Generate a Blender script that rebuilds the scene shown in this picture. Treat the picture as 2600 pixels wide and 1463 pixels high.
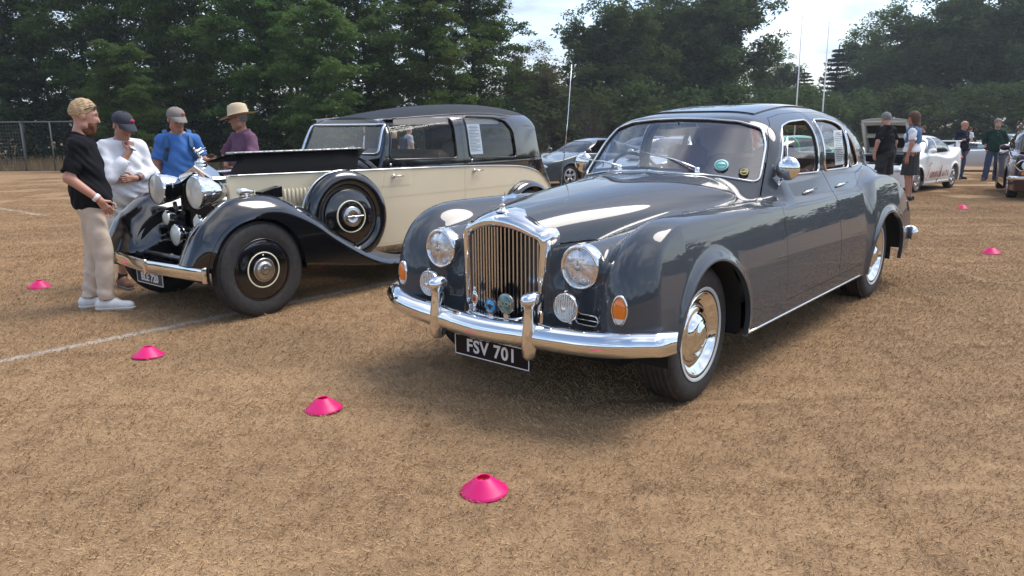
import bpy, bmesh, math, random
import numpy as np
from mathutils import Vector, Matrix
for _o in list(bpy.data.objects): bpy.data.objects.remove(_o)
S = bpy.context.scene
COL = S.collection
R = math.radians
# ---------------------------------------------------------------- camera
cam_d = bpy.data.cameras.new('camera'); cam = bpy.data.objects.new('camera', cam_d); COL.objects.link(cam)
cam_d.sensor_width = 36.0; cam_d.lens = 1919.4/2600*36; cam_d.clip_start = 0.05; cam_d.clip_end = 2000
cam.matrix_world = Matrix.Translation((0, 0, 1.45)) @ Matrix.Rotation(R(90-12.22), 4, 'X') @ Matrix.Rotation(R(-0.51), 4, 'Z')
S.camera = cam
S.render.resolution_x = 1024; S.render.resolution_y = 576
# ---------------------------------------------------------------- sky and sun
SUN_EL, SUN_AZ = 60.0, 68.0          # degrees; azimuth from +Y (view direction) towards +X
world = bpy.data.worlds.new('World'); S.world = world; world.use_nodes = True
def build_world():
    nt = world.node_tree; nt.nodes.clear(); N = nt.nodes.new; L = nt.links.new
    out = N('ShaderNodeOutputWorld'); bg = N('ShaderNodeBackground'); bg.inputs['Strength'].default_value = 0.105
    sky = N('ShaderNodeTexSky'); sky.sky_type = 'NISHITA'; sky.sun_disc = False
    sky.sun_elevation = R(SUN_EL); sky.sun_rotation = R(SUN_AZ); sky.dust_density = 1.6; sky.air_density = 1.0; sky.ozone_density = 1.5
    tc = N('ShaderNodeTexCoord'); sep = N('ShaderNodeSeparateXYZ'); L(tc.outputs['Generated'], sep.inputs[0])
    zc = N('ShaderNodeMath'); zc.operation = 'MAXIMUM'; zc.inputs[1].default_value = 0.0; L(sep.outputs['Z'], zc.inputs[0])
    za = N('ShaderNodeMath'); za.operation = 'ADD'; za.inputs[1].default_value = 0.18; L(zc.outputs[0], za.inputs[0])
    cmb = N('ShaderNodeCombineXYZ')
    for i, k in enumerate('XY'):
        d = N('ShaderNodeMath'); d.operation = 'DIVIDE'; L(sep.outputs[k], d.inputs[0]); L(za.outputs[0], d.inputs[1]); L(d.outputs[0], cmb.inputs[i])
    n1 = N('ShaderNodeTexNoise'); n1.inputs['Scale'].default_value = 1.25; n1.inputs['Detail'].default_value = 7; n1.inputs['Roughness'].default_value = 0.56; n1.inputs['Distortion'].default_value = 0.35
    L(cmb.outputs[0], n1.inputs['Vector'])
    r1 = N('ShaderNodeValToRGB'); r1.color_ramp.elements[0].position = 0.47; r1.color_ramp.elements[1].position = 0.60
    L(n1.outputs['Fac'], r1.inputs[0])
    # thicker towards the horizon, where one looks through more cloud layers
    n2 = N('ShaderNodeTexNoise'); n2.inputs['Scale'].default_value = 2.3; n2.inputs['Detail'].default_value = 5
    mp = N('ShaderNodeMapping'); mp.inputs['Location'].default_value = (3.1, 1.7, 5.0); L(cmb.outputs[0], mp.inputs[0]); L(mp.outputs[0], n2.inputs['Vector'])
    r2 = N('ShaderNodeValToRGB')
    r2.color_ramp.elements[0].position = 0.38; r2.color_ramp.elements[0].color = (2.5, 2.95, 3.7, 1)
    r2.color_ramp.elements[1].position = 0.66; r2.color_ramp.elements[1].color = (6.4, 6.6, 7.0, 1)
    L(n2.outputs['Fac'], r2.inputs[0])
    mix = N('ShaderNodeMixRGB'); L(r1.outputs[0], mix.inputs[0]); L(sky.outputs[0], mix.inputs[1]); L(r2.outputs[0], mix.inputs[2])
    L(mix.outputs[0], bg.inputs[0]); L(bg.outputs[0], out.inputs[0])
build_world()
sun_d = bpy.data.lights.new('sun', 'SUN'); sun_d.energy = 1.2; sun_d.angle = R(32); sun_d.color = (1.0, 0.95, 0.88)
sun = bpy.data.objects.new('sun', sun_d); COL.objects.link(sun)
_d = Vector((math.sin(R(SUN_AZ))*math.cos(R(SUN_EL)), math.cos(R(SUN_AZ))*math.cos(R(SUN_EL)), math.sin(R(SUN_EL))))
sun.rotation_euler = _d.to_track_quat('Z', 'Y').to_euler()
vs = S.view_settings; vs.view_transform = 'Standard'; vs.look = 'None'; vs.gamma = 1.0; vs.use_curve_mapping = False; vs.exposure = 1.4
S.render.engine = 'CYCLES'
# ---------------------------------------------------------------- materials
MATS = {}
def mat(name, col=(.5,.5,.5), rough=.5, metal=0., coat=0., coat_r=.03, spec=.5, noise=None, bump=None, trans=0., emit=None, alpha=1., sheen=0., sub=0.):
    """procedural principled material; noise=(scale, amount, second colour or None); bump=(scale, strength, distance)"""
    if name in MATS: return MATS[name]
    m = bpy.data.materials.new(name); m.use_nodes = True; nt = m.node_tree; b = nt.nodes['Principled BSDF']; N = nt.nodes.new; L = nt.links.new
    b.inputs['Base Color'].default_value = (*col, 1); b.inputs['Roughness'].default_value = rough; b.inputs['Metallic'].default_value = metal
    b.inputs['Coat Weight'].default_value = coat; b.inputs['Coat Roughness'].default_value = coat_r
    b.inputs['Specular IOR Level'].default_value = spec; b.inputs['Transmission Weight'].default_value = trans; b.inputs['Alpha'].default_value = alpha
    b.inputs['Sheen Weight'].default_value = sheen
    if sub: b.inputs['Subsurface Weight'].default_value = sub; b.inputs['Subsurface Radius'].default_value = (.02,.008,.004)
    tc = N('ShaderNodeTexCoord')
    if noise:
        n = N('ShaderNodeTexNoise'); n.inputs['Scale'].default_value = noise[0]; n.inputs['Detail'].default_value = 5
        L(tc.outputs['Object'], n.inputs['Vector'])
        mx = N('ShaderNodeMixRGB'); c2 = noise[2] if len(noise) > 2 and noise[2] else tuple(c*(1-noise[1]) for c in col)
        mx.inputs[1].default_value = (*col, 1); mx.inputs[2].default_value = (*c2, 1)
        rp = N('ShaderNodeValToRGB'); rp.color_ramp.elements[0].position = .35; rp.color_ramp.elements[1].position = .65
        L(n.outputs['Fac'], rp.inputs[0]); L(rp.outputs[0], mx.inputs[0]); L(mx.outputs[0], b.inputs['Base Color'])
    if bump:
        n = N('ShaderNodeTexNoise'); n.inputs['Scale'].default_value = bump[0]; n.inputs['Detail'].default_value = 4
        L(tc.outputs['Object'], n.inputs['Vector'])
        bp = N('ShaderNodeBump'); bp.inputs['Strength'].default_value = bump[1]; bp.inputs['Distance'].default_value = bump[2]
        L(n.outputs['Fac'], bp.inputs['Height']); L(bp.outputs[0], b.inputs['Normal'])
    if emit: b.inputs['Emission Color'].default_value = (*emit[:3], 1); b.inputs['Emission Strength'].default_value = emit[3]
    MATS[name] = m; return m
def glass_mat(name, tint=(.85,.9,.9), fac=.92, refl_boost=1.0):
    """thin automotive glass: clear transmission with a Fresnel reflection"""
    if name in MATS: return MATS[name]
    m = bpy.data.materials.new(name); m.use_nodes = True; nt = m.node_tree; nt.nodes.clear(); N = nt.nodes.new; L = nt.links.new
    out = N('ShaderNodeOutputMaterial'); tr = N('ShaderNodeBsdfTransparent'); tr.inputs[0].default_value = (*tint, 1)
    gl = N('ShaderNodeBsdfGlossy'); gl.inputs['Roughness'].default_value = .02
    fr = N('ShaderNodeLayerWeight'); fr.inputs['Blend'].default_value = .5     # facing term, the same from both sides of the pane
    pw = N('ShaderNodeMath'); pw.operation = 'POWER'; pw.inputs[1].default_value = 4.5; L(fr.outputs['Facing'], pw.inputs[0])
    ml = N('ShaderNodeMath'); ml.operation = 'MULTIPLY_ADD'; ml.use_clamp = True; ml.inputs[1].default_value = .9; ml.inputs[2].default_value = .075*refl_boost; L(pw.outputs[0], ml.inputs[0])
    mx = N('ShaderNodeMixShader'); L(ml.outputs[0], mx.inputs[0]); L(tr.outputs[0], mx.inputs[1]); L(gl.outputs[0], mx.inputs[2]); L(mx.outputs[0], out.inputs[0])
    MATS[name] = m; return m
CHROME = mat('chrome', (.78,.78,.77), .05, 1., noise=(6., .06))
BLACKP = mat('black_plastic', (.012,.012,.013), .45)
RUBBER = mat('tyre_rubber', (.018,.018,.018), .72, noise=(30., .3, (.035,.032,.03)))
DARK = mat('dark_void', (.006,.006,.006), .9)
WHITEP = mat('white_lettering', (.8,.8,.78), .5)
GLASS = glass_mat('window_glass')
LENS = glass_mat('lamp_glass', (.96,.97,.97), refl_boost=.8)
AMBER = mat('amber_lens', (.75,.18,.01), .12, coat=1.)
# ---------------------------------------------------------------- scene helpers
def tag(o, label=None, cat=None, group=None, kind=None):
    if label: o['label'] = label
    if cat: o['category'] = cat
    if group: o['group'] = group
    if kind: o['kind'] = kind
    return o
def empty(name, loc=(0,0,0), rz=0., label=None, cat=None, group=None):
    o = bpy.data.objects.new(name, None); COL.objects.link(o); o.location = loc; o.rotation_euler = (0,0,rz); o.empty_display_size = .2
    return tag(o, label, cat, group)
def link(name, me, mats=None, parent=None, loc=None):
    o = bpy.data.objects.new(name, me); COL.objects.link(o)
    if mats is not None and not me.materials:
        for m in (mats if isinstance(mats, (list, tuple)) else [mats]): me.materials.append(m)
    if parent is not None: o.parent = parent
    if loc is not None: o.location = loc
    return o
def copy_tree(o, parent=None):
    c = o.copy(); COL.objects.link(c); c.parent = parent
    for ch in o.children: copy_tree(ch, c)
    return c
class MB:
    """collects simple shapes into one mesh"""
    def __init__(s): s.v = []; s.f = []; s.m = []; s.cur = 0; s.sm = []
    def add(s, vs, fs, smooth=True):
        b = len(s.v); s.v += [tuple(v) for v in vs]; s.f += [tuple(b+i for i in f) for f in fs]; s.m += [s.cur]*len(fs); s.sm += [smooth]*len(fs); return s
    def box(s, c, d, rot=None, bev=0.):
        x, y, z = d[0]/2, d[1]/2, d[2]/2
        if bev <= 0:
            vs = [(-x,-y,-z),(x,-y,-z),(x,y,-z),(-x,y,-z),(-x,-y,z),(x,-y,z),(x,y,z),(-x,y,z)]
            fs = [(0,3,2,1),(4,5,6,7),(0,1,5,4),(1,2,6,5),(2,3,7,6),(3,0,4,7)]
        else:
            vs = []; 
            for sz in (-1, 1):
                for (ix, iz) in ((bev, 0), (0, bev)) if sz < 0 else ((0, bev), (bev, 0)):
                    for sx, sy in ((-1,-1),(1,-1),(1,1),(-1,1)):
                        vs.append((sx*(x-ix), sy*(y-ix), sz*(z-iz)))
            fs = [(3,2,1,0), (12,13,14,15)]
            for k in range(3):
                for i in range(4):
                    j = (i+1) % 4; fs.append((4*k+i, 4*k+j, 4*k+4+j, 4*k+4+i))
        M = (rot if rot is not None else Matrix.Identity(3))
        return s.add([M @ Vector(v) + Vector(c) for v in vs], fs, False)
    def lathe(s, prof, c=(0,0,0), axis='z', n=24, a0=0., a1=2*math.pi, rot=None):
        """prof: (radius, height) along axis"""
        full = abs(a1-a0) > 6.28; k = n if full else n+1; vs = []; fs = []
        for r, h in prof:
            for i in range(k):
                a = a0+(a1-a0)*i/n; p = (r*math.cos(a), r*math.sin(a), h)
                if axis == 'x': p = (p[2], p[0], p[1])
                elif axis == 'y': p = (p[1], p[2], p[0])
                vs.append(p)
        for j in range(len(prof)-1):
            for i in range(n):
                i2 = (i+1) % k; fs.append((j*k+i, j*k+i2, (j+1)*k+i2, (j+1)*k+i))
        M = rot if rot is not None else Matrix.Identity(3)
        return s.add([M @ Vector(v)+Vector(c) for v in vs], fs)
    def tube(s, pts, r, n=8, closed=False, caps=True, up=None):
        P = [Vector(p) for p in pts]; k = len(P); rs = r if isinstance(r, (list, tuple, np.ndarray)) else [r]*k; vs = []; fs = []
        prev = None
        for i in range(k):
            t = (P[(i+1) % k]-P[i-1]) if closed else (P[min(i+1,k-1)]-P[max(i-1,0)])
            t = t.normalized() if t.length > 1e-9 else Vector((1,0,0))
            if prev is None:
                a = Vector(up) if up else (Vector((0,0,1)) if abs(t.z) < .9 else Vector((1,0,0)))
            else: a = prev
            u = (a - t*a.dot(t)); u = u.normalized() if u.length > 1e-6 else t.orthogonal().normalized()
            w = t.cross(u); prev = u
            rr = rs[i] if isinstance(rs[i], (tuple, list)) else (rs[i], rs[i])
            for j in range(n):
                q = 2*math.pi*j/n; vs.append(P[i]+u*(rr[0]*math.cos(q))+w*(rr[1]*math.sin(q)))
        m = k if closed else k-1
        for i in range(m):
            i2 = (i+1) % k
            for j in range(n): fs.append((i*n+j, i*n+(j+1) % n, i2*n+(j+1) % n, i2*n+j))
        if caps and not closed: fs += [tuple(range(n-1,-1,-1)), tuple(range((k-1)*n, k*n))]
        return s.add(vs, fs)
    def ball(s, c, r, n=12, m=8, rot=None):
        r = r if isinstance(r, (tuple, list)) else (r, r, r); vs = []; fs = []
        for j in range(m+1):
            t = math.pi*j/m
            for i in range(n):
                a = 2*math.pi*i/n; vs.append((r[0]*math.sin(t)*math.cos(a), r[1]*math.sin(t)*math.sin(a), r[2]*math.cos(t)))
        for j in range(m):
            for i in range(n): fs.append((j*n+i, (j+1)*n+i, (j+1)*n+(i+1) % n, j*n+(i+1) % n))
        M = rot if rot is not None else Matrix.Identity(3)
        return s.add([M @ Vector(v)+Vector(c) for v in vs], fs)
    def grid(s, P, smooth=True, flip=False):
        nu, nv = len(P), len(P[0]); fs = []
        for i in range(nu-1):
            for j in range(nv-1):
                f = (i*nv+j, i*nv+j+1, (i+1)*nv+j+1, (i+1)*nv+j); fs.append(f[::-1] if flip else f)
        return s.add([p for row in P for p in row], fs, smooth)
    def poly(s, pts, flip=False):
        return s.add(pts, [tuple(range(len(pts)))[::-1] if flip else tuple(range(len(pts)))], False)
    def prism(s, pts, d):
        """pts: planar polygon, extruded by vector d"""
        n = len(pts); a = [Vector(p) for p in pts]; b = [p+Vector(d) for p in a]
        return s.add(a+b, [tuple(range(n-1,-1,-1)), tuple(range(n, 2*n))]+[(i, (i+1) % n, n+(i+1) % n, n+i) for i in range(n)], False)
    def mesh(s, name='m'):
        me = bpy.data.meshes.new(name); me.from_pydata(s.v, [], s.f); me.validate()
        if len(me.polygons) == len(s.f):
            me.polygons.foreach_set('material_index', s.m); me.polygons.foreach_set('use_smooth', s.sm)
        return me
    def build(s, name, mats, parent=None, loc=None):
        return link(name, s.mesh(name), mats, parent, loc)
def text_mesh(txt, size=1., extrude=.002, shear=0., space=1., bold=0.):
    c = bpy.data.curves.new('t', 'FONT'); c.body = txt; c.size = size; c.extrude = extrude; c.shear = shear; c.space_character = space; c.offset = bold
    c.align_x = 'CENTER'; c.align_y = 'CENTER'; c.resolution_u = 3
    o = bpy.data.objects.new('t', c); COL.objects.link(o); dg = bpy.context.evaluated_depsgraph_get(); dg.update()
    me = bpy.data.meshes.new_from_object(o.evaluated_get(dg)); bpy.data.objects.remove(o); return me
def frame_obj(o, origin, xdir, ydir):
    """place an object so that its local x,y run along xdir,ydir (parent space)"""
    x = Vector(xdir).normalized(); y = Vector(ydir); y = (y-x*y.dot(x)).normalized(); z = x.cross(y)
    o.matrix_local = Matrix(((x.x,y.x,z.x,origin[0]),(x.y,y.y,z.y,origin[1]),(x.z,y.z,z.z,origin[2]),(0,0,0,1))); return o
# ---------------------------------------------------------------- implicit surfaces -> smooth meshes
def spline(xs, ys):
    """natural cubic spline, clamped outside"""
    xs = np.asarray(xs, float); ys = np.asarray(ys, float); o = np.argsort(xs); xs = xs[o]; ys = ys[o]; n = len(xs)
    h = np.diff(xs); A = np.eye(n); b = np.zeros(n)
    for i in range(1, n-1):
        A[i,i-1] = h[i-1]; A[i,i] = 2*(h[i-1]+h[i]); A[i,i+1] = h[i]; b[i] = 6*((ys[i+1]-ys[i])/h[i]-(ys[i]-ys[i-1])/h[i-1])
    M = np.linalg.solve(A, b)
    def f(x):
        x = np.clip(x, xs[0], xs[-1]); i = np.clip(np.searchsorted(xs, x)-1, 0, n-2); d = x-xs[i]; e = xs[i+1]-x; H = h[i]
        return (M[i]*e**3+M[i+1]*d**3)/(6*H)+(ys[i]/H-M[i]*H/6)*e+(ys[i+1]/H-M[i+1]*H/6)*d
    return f
def lin(xs, ys):
    xs = np.asarray(xs, float); ys = np.asarray(ys, float)
    return lambda x: np.interp(x, xs, ys)
def sstep(a, b, x):
    t = np.clip((x-a)/(b-a), 0, 1); return t*t*(3-2*t)
def smin(a, b, k):
    h = np.clip(.5+.5*(b-a)/k, 0, 1); return b+(a-b)*h-k*h*(1-h)
def smax(a, b, k): return -smin(-a, -b, k)
def capsule(x, y, z, a, b, ra, rb=None):
    """round cone between points a and b"""
    rb = ra if rb is None else rb
    d = [b[i]-a[i] for i in range(3)]; L2 = sum(c*c for c in d)+1e-12
    t = np.clip(((x-a[0])*d[0]+(y-a[1])*d[1]+(z-a[2])*d[2])/L2, 0, 1)
    return np.sqrt((x-a[0]-t*d[0])**2+(y-a[1]-t*d[1])**2+(z-a[2]-t*d[2])**2)-(ra+(rb-ra)*t)
def ellipsoid(x, y, z, c, r):
    k = np.sqrt(((x-c[0])/r[0])**2+((y-c[1])/r[1])**2+((z-c[2])/r[2])**2); return (k-1)*min(r)
class M:
    def __init__(s, V, N, F, cut=None):
        s.V = V; s.N = N; s.F = F; s.cut = np.zeros(len(V), int) if cut is None else cut
    def copy(s): return M(s.V.copy(), s.N.copy(), s.F.copy(), s.cut.copy())
    def compact(s):
        u = np.unique(s.F[s.F >= 0]); mp = -np.ones(len(s.V)+1, int); mp[u] = np.arange(len(u))
        return M(s.V[u], s.N[u], np.where(s.F >= 0, mp[s.F], -1), s.cut[u])
def surface(f, lo, hi, h, iters=4, k=4, band=7.):
    lo = np.array(lo, float); hi = np.array(hi, float); nb = np.ceil((hi-lo)/(h*k)).astype(int); n = nb*k+1
    ax = [lo[i]+h*np.arange(n[i]) for i in range(3)]
    cx = np.meshgrid(*[a[::k] for a in ax], indexing='ij'); fc = f(cx[0].ravel(), cx[1].ravel(), cx[2].ravel()).reshape(cx[0].shape)
    near = np.abs(fc) < band*h
    act = np.zeros(nb, bool)
    for i in (0,1):
        for j in (0,1):
            for l in (0,1): act |= near[i:i+nb[0], j:j+nb[1], l:l+nb[2]]
    sg = fc < 0
    for i in (0,1):
        for j in (0,1):
            for l in (0,1): act |= sg[i:i+nb[0], j:j+nb[1], l:l+nb[2]] != sg[:nb[0], :nb[1], :nb[2]]
    D = np.repeat(np.repeat(np.repeat(fc, k, 0), k, 1), k, 2)[:n[0], :n[1], :n[2]].copy()
    need = np.zeros(n, bool); up = np.repeat(np.repeat(np.repeat(act, k, 0), k, 1), k, 2)
    for i in (0,1):
        for j in (0,1):
            for l in (0,1): need[i:i+nb[0]*k, j:j+nb[1]*k, l:l+nb[2]*k] |= up
    I = np.nonzero(need); D[I] = f(ax[0][I[0]], ax[1][I[1]], ax[2][I[2]])
    s = D < 0
    c = n-1; cnt = np.zeros(c, np.int8)
    for i in (0,1):
        for j in (0,1):
            for l in (0,1): cnt += s[i:i+c[0], j:j+c[1], l:l+c[2]]
    cells = np.nonzero((cnt > 0) & (cnt < 8)); C = np.stack(cells, 1); idx = -np.ones(c, int); idx[cells] = np.arange(len(C))
    acc = np.zeros((len(C), 3)); w = np.zeros(len(C)); cor = [(i,j,l) for i in (0,1) for j in (0,1) for l in (0,1)]
    for a in range(8):
        for b in range(a+1, 8):
            if sum(p != q for p, q in zip(cor[a], cor[b])) != 1: continue
            ca, cb = np.array(cor[a]), np.array(cor[b]); da = D[tuple((C+ca).T)]; db = D[tuple((C+cb).T)]; m = (da < 0) != (db < 0)
            t = np.where(m, da/np.where(m, da-db, 1), 0)[:, None]; acc += np.where(m[:, None], ca+t*(cb-ca), 0); w += m
    V = lo+h*(C+acc/w[:, None])
    F = []
    for a in range(3):
        b1, b2 = (a+1) % 3, (a+2) % 3
        sl0 = [slice(None)]*3; sl1 = [slice(None)]*3; sl0[a] = slice(0, -1); sl1[a] = slice(1, None)
        s0, s1 = s[tuple(sl0)], s[tuple(sl1)]; E = np.stack(np.nonzero(s0 != s1), 1); ok = (E[:, b1] > 0) & (E[:, b2] > 0) & (E[:, b1] < c[b1]) & (E[:, b2] < c[b2]); E = E[ok]
        ins = s0[tuple(E.T)]; e1 = np.eye(3, dtype=int)[b1]; e2 = np.eye(3, dtype=int)[b2]
        q = np.stack([idx[tuple((E-e1-e2).T)], idx[tuple((E-e2).T)], idx[tuple(E.T)], idx[tuple((E-e1).T)]], 1)
        q[~ins] = q[~ins][:, ::-1]; F.append(q)
    F = np.concatenate(F); e = 1e-4
    def grad(P):
        x, y, z = P.T; return np.stack([f(x+e,y,z)-f(x-e,y,z), f(x,y+e,z)-f(x,y-e,z), f(x,y,z+e)-f(x,y,z-e)], 1)/(2*e)
    for _ in range(iters):
        v = f(*V.T); g = grad(V); g2 = (g*g).sum(1)+1e-9; st = -(v/g2)[:, None]*g; ln = np.linalg.norm(st, axis=1)+1e-12
        V = V+st*np.minimum(1, .8*h/ln)[:, None]
    g = grad(V); Nn = g/(np.linalg.norm(g, axis=1)[:, None]+1e-12)
    return M(V, Nn, np.concatenate([F, -np.ones((len(F), 4), int)], 1))
_cid = [0]
def clip(m, g):
    """split mesh by per-vertex value g (negative = inside); returns inside, outside"""
    _cid[0] += 1; cid = _cid[0]
    g = np.where(np.abs(g) < 1e-9, 1e-9, g); F = m.F; val = F >= 0; neg = (g[F] < 0) & val; nn = neg.sum(1); nv = val.sum(1)
    allin = nn == nv; allout = nn == 0; X = np.nonzero(~allin & ~allout)[0]
    newv = {}; V2 = []; N2 = []; base = len(m.V); fi = []; fo = []
    def nvt(a, b):
        k = (a, b) if a < b else (b, a)
        if k not in newv:
            t = g[k[0]]/(g[k[0]]-g[k[1]]); newv[k] = base+len(V2); V2.append(m.V[k[0]]*(1-t)+m.V[k[1]]*t); N2.append(m.N[k[0]]*(1-t)+m.N[k[1]]*t)
        return newv[k]
    for r in X:
        p = [int(i) for i in F[r] if i >= 0]; a = []; b = []
        for i in range(len(p)):
            u, v = p[i], p[(i+1) % len(p)]
            (a if g[u] < 0 else b).append(u)
            if (g[u] < 0) != (g[v] < 0): q = nvt(u, v); a.append(q); b.append(q)
        if 3 <= len(a) <= 8: fi.append(a+[-1]*(8-len(a)))
        if 3 <= len(b) <= 8: fo.append(b+[-1]*(8-len(b)))
    V = np.concatenate([m.V, np.array(V2).reshape(-1, 3)]); Nn = np.concatenate([m.N, np.array(N2).reshape(-1, 3)]); Nn /= np.linalg.norm(Nn, axis=1)[:, None]+1e-12
    cut = np.concatenate([m.cut, np.full(len(V2), cid)])
    mk = lambda fa, ex: M(V, Nn, np.concatenate([F[fa], np.array(ex, int).reshape(-1, 8)]), cut).compact()
    return mk(allin, fi), mk(allout, fo)
def bedges(m, cutonly=True):
    d = {}
    nv = (m.F >= 0).sum(1)
    for n in range(3, 9):
        q = m.F[nv == n][:, :n]
        for i in range(n):
            for a, b in zip(q[:, i].tolist(), q[:, (i+1) % n].tolist()): d[(a, b)] = d.get((a, b), 0)+1
    return [(a, b) for (a, b) in d if (b, a) not in d and (not cutonly or (m.cut[a] and m.cut[b]))]
def loops(m, cutonly=True):
    nx = dict(bedges(m, cutonly)); out = []
    while nx:
        a = next(iter(nx)); L = [a]; b = nx.pop(a)
        while b in nx: L.append(b); b = nx.pop(b)
        if b != L[0]: L.append(b)
        out.append((m.V[L], m.N[L], b == L[0]))
    return out
def resample(P, step, closed):
    P = np.asarray(P); Q = np.concatenate([P, P[:1]]) if closed else P
    d = np.r_[0, np.cumsum(np.linalg.norm(np.diff(Q, axis=0), axis=1))]; n = max(4, int(d[-1]/step)); t = np.linspace(0, d[-1], n+1)
    out = np.stack([np.interp(t, d, Q[:, i]) for i in range(3)], 1); return out[:-1] if closed else out
def smooth_loop(P, closed, it=4):
    P = P.copy()
    for _ in range(it):
        if closed: P = .5*P+.25*(np.roll(P, 1, 0)+np.roll(P, -1, 0))
        else: P[1:-1] = .5*P[1:-1]+.25*(P[2:]+P[:-2])
    return P
def flange(m, depth, shrink=0.):
    """turn cut borders inward so that panels show an edge of their own"""
    E = bedges(m); 
    if not E: return m
    a = np.array([e[0] for e in E]); b = np.array([e[1] for e in E]); V = m.V.copy()
    if shrink:
        t = m.V[b]-m.V[a]; t /= np.linalg.norm(t, axis=1)[:, None]+1e-9; o = np.cross(m.N[a], t); mv = np.zeros_like(V); np.add.at(mv, a, o); np.add.at(mv, b, o)
        l = np.linalg.norm(mv, axis=1)[:, None]; V = V+np.where(l > 1e-6, mv/np.maximum(l, 1e-6), 0)*shrink
    n0 = len(V); k = len(E)
    A, Bv = V[a], V[b]; A2 = A-m.N[a]*depth; B2 = Bv-m.N[b]*depth
    fn = np.cross(Bv-A, A2-A); fn /= np.linalg.norm(fn, axis=1)[:, None]+1e-12; fn = -fn
    V = np.concatenate([V, A, Bv, B2, A2]); Nn = np.concatenate([m.N, fn, fn, fn, fn]); i = n0+np.arange(k)
    q = np.stack([i+k, i, i+3*k, i+2*k], 1); F = np.concatenate([m.F, np.concatenate([q, -np.ones((k, 4), int)], 1)])
    return M(V, Nn, F, np.concatenate([m.cut, np.zeros(4*k, int)]))
def inset(m, d, flip=False):
    """copy of the sheet moved inward along its normals"""
    q = M(m.V-m.N*d, m.N.copy(), m.F.copy(), m.cut.copy())
    if flip:
        q.N = -q.N; F = q.F
        for n in range(3, 9):
            r = (F >= 0).sum(1) == n; F[r, :n] = F[r, :n][:, ::-1]
    return q
def tomesh(m, name='s'):
    me = bpy.data.meshes.new(name); F = m.F; nv = (F >= 0).sum(1); st = np.r_[0, np.cumsum(nv)[:-1]]; lv = F[F >= 0]
    me.vertices.add(len(m.V)); me.vertices.foreach_set('co', m.V.astype(np.float32).ravel()); me.loops.add(len(lv)); me.loops.foreach_set('vertex_index', lv.astype(np.int32))
    me.polygons.add(len(F)); me.polygons.foreach_set('loop_start', st.astype(np.int32)); me.polygons.foreach_set('use_smooth', np.ones(len(F), bool))
    me.update(calc_edges=True); me.validate(clean_customdata=False)
    try: me.normals_split_custom_set_from_vertices(m.N.astype(np.float32).tolist())
    except Exception: pass
    return me
def put(name, m, mats, parent=None): return link(name, tomesh(m, name), mats, parent)
def poly_sdf(px, py, poly):
    """signed distance to polygon, negative inside"""
    P = np.asarray(poly, float); d = np.full(len(px), 1e9); ins = np.zeros(len(px), bool)
    for i in range(len(P)):
        a, b = P[i], P[(i+1) % len(P)]; ex, ey = b-a; wx, wy = px-a[0], py-a[1]; t = np.clip((wx*ex+wy*ey)/(ex*ex+ey*ey+1e-12), 0, 1)
        d = np.minimum(d, (wx-t*ex)**2+(wy-t*ey)**2)
        c = ((a[1] > py) != (b[1] > py)) & (px < (b[0]-a[0])*(py-a[1])/(b[1]-a[1]+1e-12)+a[0]); ins ^= c
    d = np.sqrt(d); return np.where(ins, -d, d)
def rpoly(poly, r): return lambda px, py: poly_sdf(px, py, poly)-r      # rounded polygon
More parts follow.
